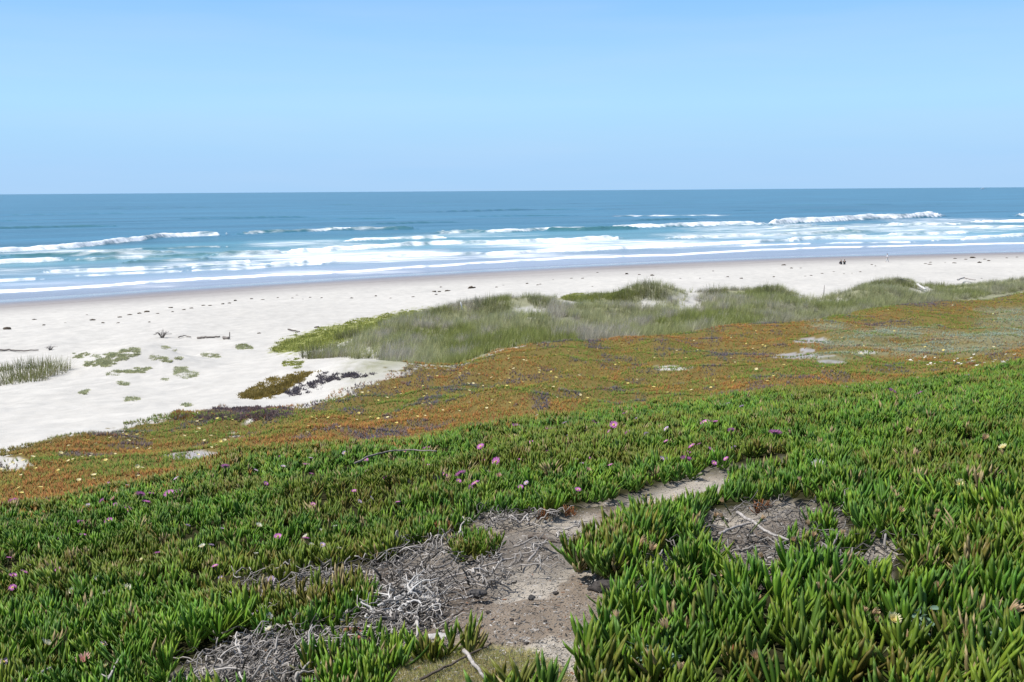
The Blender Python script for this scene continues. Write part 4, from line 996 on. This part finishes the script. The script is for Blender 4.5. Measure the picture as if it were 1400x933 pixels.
round_leaves(890, 895, 90, .10, 'pale blue green round leaved plant in the lower right ice plant')
round_leaves(1268, 850, 45, .07, 'blue green round leaves beside the large pale yellow flower')
round_leaves(1377, 880, 30, .06, 'few blue green round leaves near the right edge')

def grass_thing(px, py, nb, L, rad, col, label, cat='grass clump', group=None, wd=.010, tilt=.4, curl=.8, name='grass_clump', hum=0, yfix=None):
    rg = np.random.default_rng(int(px * 3 + py)); P0 = hit([px], [py])[0] if yfix is None else yfix
    V, T, A, I = gclump(rg, nb, L, wd, rad, tilt, curl, 3)
    V[:, 2] += ground(P0[0] + V[:, 0], P0[1] + V[:, 1], True) - P0[2]
    k = len(V) // nb; tint = np.repeat(np.where(rg.random(nb)[:, None] < .25, np.array([.30, .27, .17]), np.array(col)), k, 0)
    c = tint * (1 + .3 * I[:, None]) * (.7 + .4 * A[:, None])
    o = mesh_np(name, V, T, M_grass, c); o.location = P0
    return tag(o, label, cat, group)
OL = (.185, .20, .07)
for px, py, nb, L, rad, lab in [
    (50, 508, 760, .95, 2.0, 'tall dune grass clump on the open sand at the left edge'), (28, 522, 420, .8, 1.6, 'smaller dune grass clump in front of the tall one at the left edge'),
    (4, 508, 150, .7, .9, 'low dune grass tuft cut by the left edge'),
    (437, 487, 420, 1.1, 1.2, 'leftmost dense dune grass clump beside the lime green mat'), (478, 462, 320, 1.0, 1.1, 'dune grass clump behind the leftmost one on the lime slope'),
    (600, 432, 300, 1.0, 1.1, 'dark dune grass clump on the crest left of the white post'), (668, 425, 420, 1.15, 1.4, 'bushy dune grass clump on the crest right of the white post'),
    (737, 415, 260, 1.0, 1.0, 'small dune grass clump on the crest behind a bare sand spot'), (862, 408, 420, 1.35, 1.5, 'dark dune grass clump left of the white sand hollow'),
    (895, 402, 420, 1.35, 1.5, 'tallest dark dune grass clump directly above the white sand hollow'), (980, 404, 380, 1.15, 1.3, 'dune grass clump right of the white sand hollow'),
    (1058, 404, 520, 1.4, 1.8, 'rounded dune grass clump left of the gap in the crest'), (1082, 412, 260, 1.1, 1.2, 'pale dune grass clump sloping down to the crest gap'),
    (1206, 392, 420, 1.25, 1.5, 'dark pointed dune grass clump on the right crest'), (1240, 391, 360, 1.0, 1.6, 'dune grass clump beside the driftwood on the right crest'),
    (1285, 392, 340, .9, 1.8, 'low dune grass clump right of the driftwood on the crest')]:
    grass_thing(px, py, nb, L, rad, OL, lab, group='dune grass clumps', wd=.014)
shoots_at(672, 668, 260, .17, 'lime green feathery low plant among the ice plant', 'plant', (.17, .26, .035), 'feathery_plant', None, .7, dry_v, .05)
shoots_at(575, 664, 220, .16, 'dark grey smudge shaped as a tuft below the arched stick', 'plant', (.06, .065, .06), 'smudge_tuft', None, .8, dry_v, .05)  # unidentified grey smudge, given the shape of a small tuft

# low mats of beach plants: each its own patch of small leaves hugging the sand
V_bit = [gclump(fr_, 12, .10, .022, .10, 1.25, .3) for _ in range(8)]
def mat_patch(poly, dens, col, label, name='beach_plant', group='low green mats on the sand', sc=1.0, lim=4000, gap=.5):
    rg = np.random.default_rng(int(poly[0][0] * 5 + poly[0][1])); poly = np.array(poly, float)
    lo, hi = poly.min(0), poly.max(0); n = int(min(lim, dens * (hi[0] - lo[0]) * (hi[1] - lo[1])))
    q = lo + (hi - lo) * rg.random((n, 2)); d = polydist(q[:, 0], q[:, 1], poly); jt = (fbm(q[:, 0] / 9, q[:, 1] / 3.5, 141, 3) - .5) * 13
    q = q[(d + jt > 0) & (fbm(q[:, 0] / 5, q[:, 1] / 2.2, 143, 3) > gap * .9)]
    P = hit(q[:, 0], q[:, 1]); cen = P.mean(0); n = len(P)
    b = np.array(col) * rg.uniform(.7, 1.3, (n, 1))
    v, t, c = scatter(V_bit, P - cen, rg.uniform(0, 6.28, n), rg.uniform(.7, 1.3, n) * sc, rg.normal(0, .1, (n, 2)), lambda s, A, I: b[s][:, None, :] * (1 + .25 * I[None, :, None]), rg)
    o = mesh_np(name, v, t, M_grass, c); o.location = cen; return tag(o, label, 'plant', group)
def oval(cx, cy, rx, ry, ang=0):
    return [(cx + rx * math.cos(a) * math.cos(ang) - ry * math.sin(a) * math.sin(ang), cy + rx * math.cos(a) * math.sin(ang) + ry * math.sin(a) * math.cos(ang)) for a in np.linspace(0, 6.283, 14, endpoint=False)]
LIME = (.31, .325, .085); SG = (.42, .43, .25)
mat_patch([(368, 482), (385, 466), (430, 452), (480, 440), (540, 428), (600, 421), (640, 419), (600, 432), (540, 446), (490, 462), (440, 476), (400, 483)], 3.0, LIME, 'bright lime green mat sloping down to the sand left of the dune grass', lim=9000, gap=.05, sc=1.9)
mat_patch([(386, 493), (400, 490), (415, 497), (405, 505), (392, 501)], 2, LIME, 'small lime green patch below the large lime mat')
mat_patch(oval(800, 407, 30, 6), 3, LIME, 'lime green mat on the crest beside a bare sand slope', sc=1.9, gap=.05)
mat_patch(oval(850, 404, 26, 5, -.15), 3, LIME, 'lime green mat leading up to the dark crest clumps', sc=1.9, gap=.05)
for cx, cy, rx, ry, an, lab in [(118, 486, 20, 4, 0, 'grey green mat behind the sloping green strip on the left sand'), (175, 479, 16, 3.5, 0, 'rounded green mat at the top of the sand hummocks'), (148, 494, 44, 4.5, -.22, 'long sloping green strip on the left sand hummocks'),
                                (220, 491, 15, 3, .3, 'thin green mat right of the sloping green strip'), (244, 490, 5, 2.5, 0, 'tiny green dot of plants right of the thin mat'), (290, 487, 16, 3, .1, 'grey green mat on the low ridge right of the hummocks'),
                                (334, 474, 11, 4, 0, 'round green cushion alone on the sand'), (178, 508, 32, 3.5, -.15, 'curved green mat along the lower hummock'), (254, 511, 17, 8, .25, 'speckled green mat on the right end of the lower hummock'),
                                (226, 519, 7, 3, 0, 'sparse green patch below the lower hummock'), (232, 477, 12, 3, .2, 'dark green patch below the dead shrub'), (168, 525, 8, 3, 0, 'small sparse patch in the open sand below the hummocks'),
                                (180, 547, 10, 3, .1, 'lone small plant patch low on the open sand'), (114, 536, 9, 2.5, -.2, 'faint sparse patch left of the lone small patch'), (254, 554, 6, 2.5, 0, 'small dark patch near the edge of the orange mat'), (150, 484, 10, 2.5, 0, 'little green patch between the two upper mats')]:
    mat_patch(oval(cx, cy, rx, ry, an), 1.9, SG, lab, gap=.3 if cx == 226 or cx == 114 else .45)
mat_patch([(328, 541), (345, 530), (372, 520), (405, 511), (440, 508), (420, 516), (405, 528), (385, 538), (352, 547)], 2.2, (.24, .18, .05), 'rusty green mat above the white sand strip', gap=.4, sc=1.4)
mat_patch([(388, 536), (410, 522), (435, 513), (470, 508), (512, 512), (480, 516), (450, 522), (425, 533), (400, 541)], 2.4, (.15, .13, .14), 'dark grey dead mat on the rim of the white sand strip', name='dead_mat', gap=.58, sc=1.1)
mat_patch([(270, 575), (278, 562), (320, 557), (370, 559), (412, 561), (405, 568), (350, 570), (300, 575)], 2.2, (.20, .14, .13), 'grey and rust dead mat at the edge of the left beach', name='dead_mat', gap=.4, sc=1.2)
mat_patch(oval(250, 568, 16, 5, -.2), 2.6, (.28, .16, .06), 'small rust red patch on the sand left of the dead mat', gap=.4)

# ------------------------------------------------------------------ sticks, driftwood, roots
M_wood = mat_plain('weathered_wood', (.34, .31, .28), .85, .1, (45, .35), .4)
M_dark = mat_plain('dark_wood', (.10, .08, .065), .85, .1, (45, .35), .4)
M_mid = mat_plain('grey_brown_wood', (.20, .175, .155), .85, .1, (45, .35), .4)
M_red = mat_plain('red_stem', (.28, .10, .07), .5, .3, (45, .3))
def stick(pts, wpx, label, mat=M_wood, name='stick', lift=0.02, cat='stick', forks=(), taper=.6, group=None, mid=0):
    px = np.array([p[0] for p in pts], float); py = np.array([p[1] for p in pts], float)
    H = hit(px, py, lift); H[:, 2] += lift
    if mid: H[:, 2] += mid * np.sin(np.linspace(0, math.pi, len(H)))
    n = 4 * len(H); tt = np.linspace(0, len(H) - 1, n); P = np.stack([np.interp(tt, range(len(H)), H[:, i]) for i in range(3)], -1)
    ps = P.copy(); ps[1:-1] = (P[:-2] + P[1:-1] * 2 + P[2:]) / 4
    r = wpx / 2 * H[:, 1].mean() / F
    ps += np.random.default_rng(abs(int(px[0]))).normal(0, r * .25, ps.shape)
    v, t = tube(ps - H[0], r, r * taper, 7); c = H[0]; lst = [(v, t, np.ones(3))]
    for fp in forks:
        G = hit([f[0] for f in fp], [f[1] for f in fp], lift); G[:, 2] += lift
        v, t = tube(G - H[0], r * .7, r * .4, 6); lst.append((v, t, np.ones(3)))
    v, t, _ = merge(lst); o = mesh_np(name, v, t, mat); o.location = H[0]; return tag(o, label, cat, group)
stick([(485, 634), (505, 626), (530, 620), (560, 617), (596, 617)], 3.2, 'long arched grey stick lying on the green ice plant', M_mid, lift=.12, mid=.02)
stick([(36, 932), (52, 922), (70, 913)], 6, 'straight pale stick at the bottom left corner', lift=.10)
stick([(146, 932), (152, 922), (160, 905), (168, 893)], 4, 'forked grey twig standing in the ice plant at the bottom left', lift=.11, forks=[[(152, 922), (146, 926), (139, 922)]])
stick([(574, 930), (620, 906), (672, 880)], 4.5, 'thin dark stick lying across the dry grass at the bottom', M_dark)
stick([(636, 891), (650, 910), (662, 926)], 7, 'short bleached stick crossing the dark one at the bottom')
stick([(722, 767), (735, 752), (749, 737)], 4, 'straight pale stick on the middle of the path')
stick([(722, 734), (740, 734), (756, 741), (770, 741)], 6, 'dark knobbly branch on the upper path', M_dark)
stick([(590, 797), (615, 789), (650, 778), (690, 766), (705, 763)], 4, 'long thin root running along the path', name='root', cat='root')
stick([(608, 858), (620, 842), (634, 833)], 4, 'dark curved root in front of the brown soil', M_dark, 'root', cat='root')
stick([(1008, 702), (1030, 714), (1050, 728), (1078, 738)], 5.5, 'bleached branch lying on the bare litter patch on the right', lift=.05)
stick([(985, 730), (1010, 718), (1047, 713)], 4.5, 'second pale branch crossing the litter patch on the right', lift=.05)
stick([(472, 862), (488, 860), (497, 864)], 7, 'upper short red stem beside the grey tangle', M_red, 'stem', cat='stem')
stick([(476, 869), (492, 873), (506, 874)], 7, 'lower short red stem beside the grey tangle', M_red, 'stem', cat='stem')
stick([(1309, 383), (1318, 379.5), (1326, 382), (1334, 383)], 2.2, 'bent grey driftwood branch on the far right sand', name='driftwood', cat='driftwood', lift=.5)
stick([(1254, 389), (1259, 392), (1265, 396)], 3.5, 'bleached white log in the grass on the right crest', mat_plain('white_wood', (.6, .58, .55), .8, .1), 'driftwood', cat='driftwood', lift=.5)
stick([(1230, 381.5), (1238, 383), (1245, 386)], 2, 'slim grey log on the sand behind the right crest', name='driftwood', cat='driftwood', lift=.4)
stick([(270, 462), (285, 461.5), (301, 460.5)], 3.2, 'dark straight driftwood log on the left sand', M_mid, 'driftwood', cat='driftwood', lift=.1)
stick([(305, 462), (313, 463)], 4, 'short dark stump right of the driftwood log', M_mid, 'driftwood', cat='driftwood', lift=.1, taper=.9)
stick([(244, 461), (252, 459), (261, 461)], 1.8, 'thin twig between the dead shrub and the log', M_mid, 'driftwood', cat='driftwood', lift=.1)
stick([(-6, 479), (12, 478.5), (28, 480), (52, 479)], 2.6, 'long dark driftwood line on the sand at the left edge', M_mid, 'driftwood', cat='driftwood', lift=.1)
stick([(394, 450.5), (402, 452), (410, 454)], 2, 'dark twig on the sand near the lime mat', M_dark, 'driftwood', cat='driftwood', lift=.1)
def post(px, py, hpx, label, mat=M_wood, wp=1.6, lean=(.05, 0)):
    P = hit([px], [py])[0]; h = hpx * P[1] / F; r = wp / 2 * P[1] / F
    v, t = tube([(0, 0, -.1), (lean[0] * h * .5, 0, h * .5), (lean[0] * h, 0, h)], r, r * .7, 6); o = mesh_np('post', v, t, mat); o.location = P; tag(o, label, 'post')
post(633, 426, 13, 'thin white post standing on the crest behind the dune grass', mat_plain('white_post', (.6, .6, .58), .7, .1), 2, (-.25, 0))
post(1126, 404, 14, 'thin upright stick on the sand in the crest gap', M_wood, 1.4)
post(314, 460, 6, 'tiny upright stick on the left sand', M_dark, 1.4)
def dead_shrub(px, py, wpx, hpx, n, label):
    rg = np.random.default_rng(px); P = hit([px], [py])[0]; s = P[1] / F; lst = []
    for i in range(n):
        a = rg.uniform(-1, 1); L = hpx * s * rg.uniform(.5, 1.15); x = a * wpx / 2 * s
        v, t = tube([(a * .1, 0, -.03), (x * .5, rg.normal(0, .15), L * .55), (x, rg.normal(0, .3), L * (1.1 - abs(a) * .8))], .025, .012, 4); lst.append((v, t, np.array((.20, .18, .165)) * rg.uniform(.7, 1.4)))
    v, t, c = merge(lst); o = mesh_np('dead_shrub', v, t, M_dry, c); o.location = P; tag(o, label, 'shrub')
dead_shrub(222, 462, 26, 12, 34, 'bare grey dead shrub on the left sand'); dead_shrub(69, 479, 16, 8, 14, 'small dead shrub beside the driftwood line at the left edge')
def tangle():
    rg = np.random.default_rng(99); P = hit([552], [835])[0]; s = P[1] / F; lst = []
    for i in range(150):
        a = rg.uniform(0, 6.28); r = .15 * math.sqrt(rg.random()); x, y = r * math.cos(a) * 1.0, r * math.sin(a) * 1.2; z = rg.uniform(0, .10) * (1 - (r / .2)**2) ; pts = []; th = rg.uniform(0, 6.28); el = rg.uniform(-.4, .6)
        for k in range(9):
            pts.append((x, y, max(-.01, z))); th += rg.normal(0, .75); el = .6 * el + rg.normal(0, .4); x += .02 * math.cos(th); y += .02 * math.sin(th); z += .014 * el
        g = rg.uniform(.25, .6) if rg.random() < .75 else rg.uniform(.05, .12); v, t = tube(pts, rg.uniform(.0025, .008), .0016, 5); lst.append((v, t, np.array((g, g * .95, g * .88))))
    v, t, c = merge(lst); v[:, 2] += ground(v[:, 0] + P[0], v[:, 1] + P[1]) - P[2]
    o = mesh_np('dead_plant', v, t, M_dry, c); o.location = P; tag(o, 'curly bleached dead plant heaped in the middle of the grey stems', 'dead plant')
tangle()

# ------------------------------------------------------------------ stones and clods
def rock(px, py, wpx, hf, label, mat, seed, name='stone', cat='stone', dep=.7, yaw=0):
    P = hit([px], [py])[0]; w_ = wpx * P[1] / F / 2
    nu, nv = 28, 16; V = [(0, 0, 1)]
    for i in range(1, nv):
        for k in range(nu): th = math.pi * i / nv; ph = 6.2832 * k / nu; V.append((math.sin(th) * math.cos(ph), math.sin(th) * math.sin(ph), math.cos(th)))
    V.append((0, 0, -1)); V = np.array(V); n = fbm(V[:, 0] * 1.6 + V[:, 2] + seed, V[:, 1] * 1.6 - V[:, 2], seed, 4) - .5; n2 = fbm(V[:, 0] * 7 + V[:, 2] * 3, V[:, 1] * 7 + seed, seed + 3, 3) - .5
    V = V * (1 + n * .8 + n2 * .22)[:, None] * np.array([w_, w_ * dep, w_ * hf]); T = [(0, 1 + k, 1 + (k + 1) % nu) for k in range(nu)]
    for i in range(nv - 2):
        for k in range(nu):
            a = 1 + i * nu + k; b = 1 + i * nu + (k + 1) % nu; T += [(a, a + nu, b + nu), (a, b + nu, b)]
    L = len(V) - 1; T += [(L, 1 + (nv - 2) * nu + (k + 1) % nu, 1 + (nv - 2) * nu + k) for k in range(nu)]
    o = mesh_np(name, V, np.array(T), mat); o.location = (P[0], P[1], P[2] + w_ * hf * .35); o.rotation_euler[2] = yaw; return tag(o, label, cat)
M_st = mat_plain('dark_stone', (.075, .07, .066), .9, .15, (60, .4), .6); M_cl = mat_plain('grey_clod', (.20, .185, .165), .95, .1, (70, .4), .8); M_hum = mat_plain('dark_earth', (.06, .052, .046), .95, .1, (50, .4), .8)
rock(652, 814, 28, .45, 'dark grey stone lying on the path', M_st, 3, dep=.6); rock(727, 819, 10, .8, 'small round dark stone on the brown soil', M_st, 5)
rock(313, 924, 52, .5, 'rough grey clod at the edge of the dead stems at the bottom left', M_cl, 8, 'clod', 'clod'); rock(838, 806, 62, .35, 'dark lump under the overhanging clump', M_hum, 12, 'clod', 'clod', .5)  # the wider one is a flat dark lump set below the overhang
rock(600, 872, 34, .25, 'flat pale chunk beside the curved root', mat_plain('pale_chunk', (.42, .40, .37), .9, .1, (50, .3), .5), 15, 'stone', 'stone', .5)
rock(652, 857, 18, .4, 'dull brown clod on the soil step of the path', M_cl, 19, 'clod', 'clod'); rock(570, 905, 14, .5, 'small grey stone beside the dry grass', M_cl, 23)
for i, (px, py, wp) in enumerate([(610, 842, 10), (700, 848, 7), (668, 838, 8), (760, 812, 9), (690, 790, 6), (745, 850, 6), (720, 880, 7), (808, 806, 12)]):
    rock(px, py, wp, .6, f'small earth crumb, {ORD[i]} in size order of the crumbs on the brown soil' if False else 'small dark earth crumb lying on the brown soil of the path', M_hum, 31 + i, 'crumb', 'crumb')['group'] = 'earth crumbs'

# ------------------------------------------------------------------ kelp along the tide lines
M_kelp = mat_plain('dried_kelp', (.085, .065, .045), .8, .2, (9, .5))
KELP = [(47, 437.5, 6), (60, 445, 5), (10, 450, 12), (119, 431, 4), (127, 438, 10), (164, 434, 7), (177, 431, 8), (191, 429, 7), (201, 427, 9), (216, 429, 5), (234, 421, 7), (236, 426.5, 4), (252, 424, 6), (262, 422, 6), (278, 418, 6), (287, 418, 6), (305, 416, 5),
        (314, 415, 6), (322, 411.5, 6), (344, 409, 6), (89, 442, 5), (162, 442, 5), (141, 442, 6), (204, 440.5, 4), (359, 410, 6), (380, 407.5, 4), (400, 408, 5), (414, 409.5, 3), (424, 407, 4), (440, 407.5, 4), (406, 404, 4), (481, 408, 6), (514, 405, 4), (534, 408, 4),
        (565, 406.5, 6), (594, 399, 7), (603, 393, 5), (601, 399, 6), (612, 398, 9), (596, 403, 6), (645, 394, 11), (679, 393, 5), (688, 390.5, 4), (354, 456, 6), (434, 448, 8), (721, 388, 5), (739, 389, 4), (756, 383, 4), (781, 381, 5), (797, 381, 5), (817, 373, 4), (857, 375, 7),
        (874, 376, 4), (892, 377, 7), (810, 392, 3), (930, 381, 3), (957, 381, 3), (975, 371, 4), (995, 379, 5), (1014, 381, 5), (1072, 363, 7), (1082, 367, 4), (1095, 367, 4), (1124, 374.5, 4), (1140, 372, 4), (1154, 374.5, 3), (1165, 374, 3), (1176, 372, 4), (1109, 377, 4), (1101, 378, 4),
        (1058, 379, 4), (1192, 362.5, 4), (1197, 364, 3), (1265, 361, 6), (1272, 359, 5), (1271, 362, 7), (1292, 359.5, 3), (1304, 360, 7), (1306, 354, 6), (1330, 353, 9), (1339, 359.5, 8), (1346, 355, 5), (1352, 357, 5), (1342, 381, 3), (1376, 353, 5), (1390, 352, 5), (1320, 355, 5), (735, 390, 5)]
def kelp():
    rg = np.random.default_rng(61); protos = []
    for q in range(5):
        nu, nv = 22, 10; V = [(0, 0, 1)]
        for i in range(1, nv):
            for k in range(nu): th = math.pi * i / nv; ph = 6.2832 * k / nu; V.append((math.sin(th) * math.cos(ph), math.sin(th) * math.sin(ph), math.cos(th)))
        V.append((0, 0, -1)); V = np.array(V); n = fbm(V[:, 0] * 2.2 + q * 7, V[:, 1] * 2.2 + V[:, 2], q, 4) - .5
        V = V * (1 + n * 1.8)[:, None] * np.array([.5, .35, .16]); T = [(0, 1 + k, 1 + (k + 1) % nu) for k in range(nu)]
        for i in range(nv - 2):
            for k in range(nu):
                a = 1 + i * nu + k; b = 1 + i * nu + (k + 1) % nu; T += [(a, a + nu, b + nu), (a, b + nu, b)]
        L = len(V) - 1; T += [(L, 1 + (nv - 2) * nu + (k + 1) % nu, 1 + (nv - 2) * nu + k) for k in range(nu)]
        protos.append(mesh_np('kelp', V, np.array(T), M_kelp, link=False))
    H = hit([k[0] for k in KELP], [k[1] for k in KELP], 0, 60)
    for (px, py, wp), P in zip(KELP, H):
        o = protos[int(rg.integers(0, 5))].copy(); C.objects.link(o); s = .85 * wp * P[1] / F; o.location = (P[0], P[1], P[2] + .03 * s); o.scale = (s, s * rg.uniform(.8, 1.5), s * rg.uniform(.7, 1.3)); o.rotation_euler[2] = rg.normal(.4, .3)
        lab = {354: 'single dark kelp lump on the sand left of the lime green mat', 10: 'long flat kelp strip on the beach at the left edge', 645: 'largest kelp lump on the middle of the beach'}.get(int(px) if py in (456, 450, 394) else -1)
        if not lab:
            seg = ('left', 360) if px < 360 else (('middle', 700) if px < 700 else (('right of the middle', 1050) if px < 1050 else ('far right', 1400)))
            lab = {'left': 'small dark kelp lump on the tide line across the left beach', 'middle': 'small dark kelp lump on the tide line behind the dune grass', 'right of the middle': 'tiny kelp lump on the tide line right of the middle', 'far right': 'tiny kelp lump on the far right beach around the people'}[seg[0]]
            grp = 'kelp lumps, ' + seg[0] + ' beach'
        else: grp = 'large kelp lumps'
        tag(o, lab, 'kelp', grp)
kelp()

# ------------------------------------------------------------------ people on the beach
def skin_mesh(name, J, E, Rr, mat, parent, root=0, sub=2):
    me = bpy.data.meshes.new(name); me.from_pydata(J, E, []); o = bpy.data.objects.new(name, me); C.objects.link(o)
    mo = o.modifiers.new('skin', 'SKIN')
    for i, v in enumerate(me.skin_vertices[0].data): v.radius = (Rr[i], Rr[i]); v.use_root = (i == root)
    o.modifiers.new('sub', 'SUBSURF').levels = sub; o.modifiers['sub'].render_levels = sub
    dg = bpy.context.evaluated_depsgraph_get(); dg.update(); nm = bpy.data.meshes.new_from_object(o.evaluated_get(dg)); o.modifiers.clear(); o.data = nm; nm.name = name
    for p in nm.polygons: p.use_smooth = True
    nm.materials.clear(); nm.materials.append(mat); o.parent = parent; return o
M_skin = mat_plain('skin', (.48, .30, .22), .6, .3, (30, .1)); M_hair = mat_plain('hair', (.05, .035, .025), .7, .2)
def cloth(c): return mat_plain('cloth', c, .85, .1, (25, .2))
def person(P, pose, top, bottom, label, rz, group=None):
    r = empty('person', P, label, 'person', group, rz)
    if pose == 'walk':
        J = {'pel': (0, 0, .93), 'che': (0, .03, 1.28), 'nec': (0, .04, 1.47), 'hea': (0, .05, 1.56), 'top': (0, .05, 1.70), 'lsh': (-.17, .03, 1.40), 'rsh': (.17, .03, 1.40), 'lel': (-.23, -.06, 1.14), 'rel': (.23, .08, 1.14), 'lwr': (-.22, .02, .90), 'rwr': (.22, .22, .95),
             'lhi': (-.09, 0, .88), 'rhi': (.09, 0, .88), 'lkn': (-.10, .16, .50), 'rkn': (.10, -.04, .48), 'lan': (-.10, .20, .08), 'ran': (.10, -.28, .14), 'lto': (-.10, .36, .04), 'rto': (.10, -.18, .03), 'lha': (-.22, .06, .80), 'rha': (.22, .30, .90)}
    else:
        J = {'pel': (0, 0, .13), 'che': (0, .02, .48), 'nec': (0, .06, .66), 'hea': (0, .08, .75), 'top': (0, .09, .89), 'lsh': (-.17, .04, .60), 'rsh': (.17, .04, .60), 'lel': (-.25, .20, .42), 'rel': (.25, .20, .42), 'lwr': (-.12, .40, .44), 'rwr': (.12, .40, .44),
             'lhi': (-.09, .03, .12), 'rhi': (.09, .03, .12), 'lkn': (-.13, .42, .46), 'rkn': (.13, .42, .46), 'lan': (-.12, .60, .08), 'ran': (.12, .60, .08), 'lto': (-.12, .76, .04), 'rto': (.12, .76, .04), 'lha': (-.04, .46, .45), 'rha': (.04, .46, .43)}
    R = dict(pel=.13, che=.125, nec=.055, hea=.085, top=.075, lsh=.065, rsh=.065, lel=.042, rel=.042, lwr=.030, rwr=.030, lhi=.09, rhi=.09, lkn=.058, rkn=.058, lan=.04, ran=.04, lto=.032, rto=.032, lha=.035, rha=.035)
    E = [('pel', 'che'), ('che', 'nec'), ('nec', 'hea'), ('hea', 'top'), ('che', 'lsh'), ('che', 'rsh'), ('lsh', 'lel'), ('rsh', 'rel'), ('lel', 'lwr'), ('rel', 'rwr'), ('lwr', 'lha'), ('rwr', 'rha'), ('pel', 'lhi'), ('pel', 'rhi'), ('lhi', 'lkn'), ('rhi', 'rkn'), ('lkn', 'lan'), ('rkn', 'ran'), ('lan', 'lto'), ('ran', 'rto')]
    def sub_(name, keys, grow, mat):
        ks = [k for k in J if k in keys]; ix = {k: i for i, k in enumerate(ks)}
        return skin_mesh(name, [J[k] for k in ks], [(ix[a], ix[b]) for a, b in E if a in ix and b in ix], [R[k] + grow for k in ks], mat, r)
    sub_('body', set(J), 0, M_skin); sub_('shirt', {'pel', 'che', 'lsh', 'rsh', 'lel', 'rel'}, .022, cloth(top)); sub_('trousers', {'pel', 'lhi', 'rhi', 'lkn', 'rkn', 'lan', 'ran'}, .02, cloth(bottom))
    v, t = dome(.105, .13, 5, 14, bump=.04); h = mesh_np('hair', v, t, M_hair, parent=r); hx = J['top']; h.location = (hx[0], hx[1] - .015, hx[2] - .05)
    v, t = dome(.015, .03, 3, 8, bump=0); nz = mesh_np('nose', v, t, M_skin, parent=r); nz.location = (J['hea'][0], J['hea'][1] + .085, J['hea'][2] + .03); nz.rotation_euler = (-1.57, 0, 0)
    return r
Hp = hit([1213, 1150, 1154.5], [358.6, 361.8, 361.8], 0, 60)
person(Hp[0], 'walk', (.85, .85, .85), (.62, .62, .6), 'person in white clothes walking near the wet sand on the right', R_(60))
person(Hp[1], 'sit', (.04, .045, .05), (.05, .05, .06), 'left of the two people in dark clothes sitting on the right beach', R_(10))
person(Hp[2], 'sit', (.05, .055, .05), (.045, .05, .06), 'right of the two people in dark clothes sitting on the right beach', R_(-15)).scale = (1.05, 1.05, 1.05)
# ------------------------------------------------------------------ ship on the horizon
def ship():
    X, Y = at_z(1332, 259.4, 0); sc_ = 1.0
    Yw = 9000.0; X = (1332 - 700) / F * Yw / cp * 1.0
    r = empty('ship', (X, Yw, 0), 'tiny white ship on the horizon at the far right', 'ship')
    def ext(sec, z0, z1, name, mat, flare=1.0):
        n = len(sec); V = [(x, y, z0) for x, y in sec] + [(x * flare, y * flare, z1) for x, y in sec]; T = [(i, (i + 1) % n, n + (i + 1) % n) for i in range(n)] + [(i, n + (i + 1) % n, n + i) for i in range(n)] + [(n, n + i, n + i + 1) for i in range(1, n - 1)]
        return mesh_np(name, V, np.array(T), mat, smooth=False, parent=r)
    wt = mat_plain('ship_paint', (.8, .8, .8), .4, .4, (.2, .05))
    ext([(-22, -4), (14, -4), (22, 0), (14, 4), (-22, 4)], -1, 5.5, 'hull', wt, 1.08); ext([(-14, -3.4), (8, -3.4), (10, 0), (8, 3.4), (-14, 3.4)], 5.52, 10, 'cabin', wt); ext([(-4, -2.5), (5, -2.5), (5, 2.5), (-4, 2.5)], 10.02, 13, 'bridge', wt)
    v, t = tube([(-1, 0, 13), (-1, 0, 21)], .35, .2, 6); mesh_np('mast', v, t, wt, parent=r)
ship()
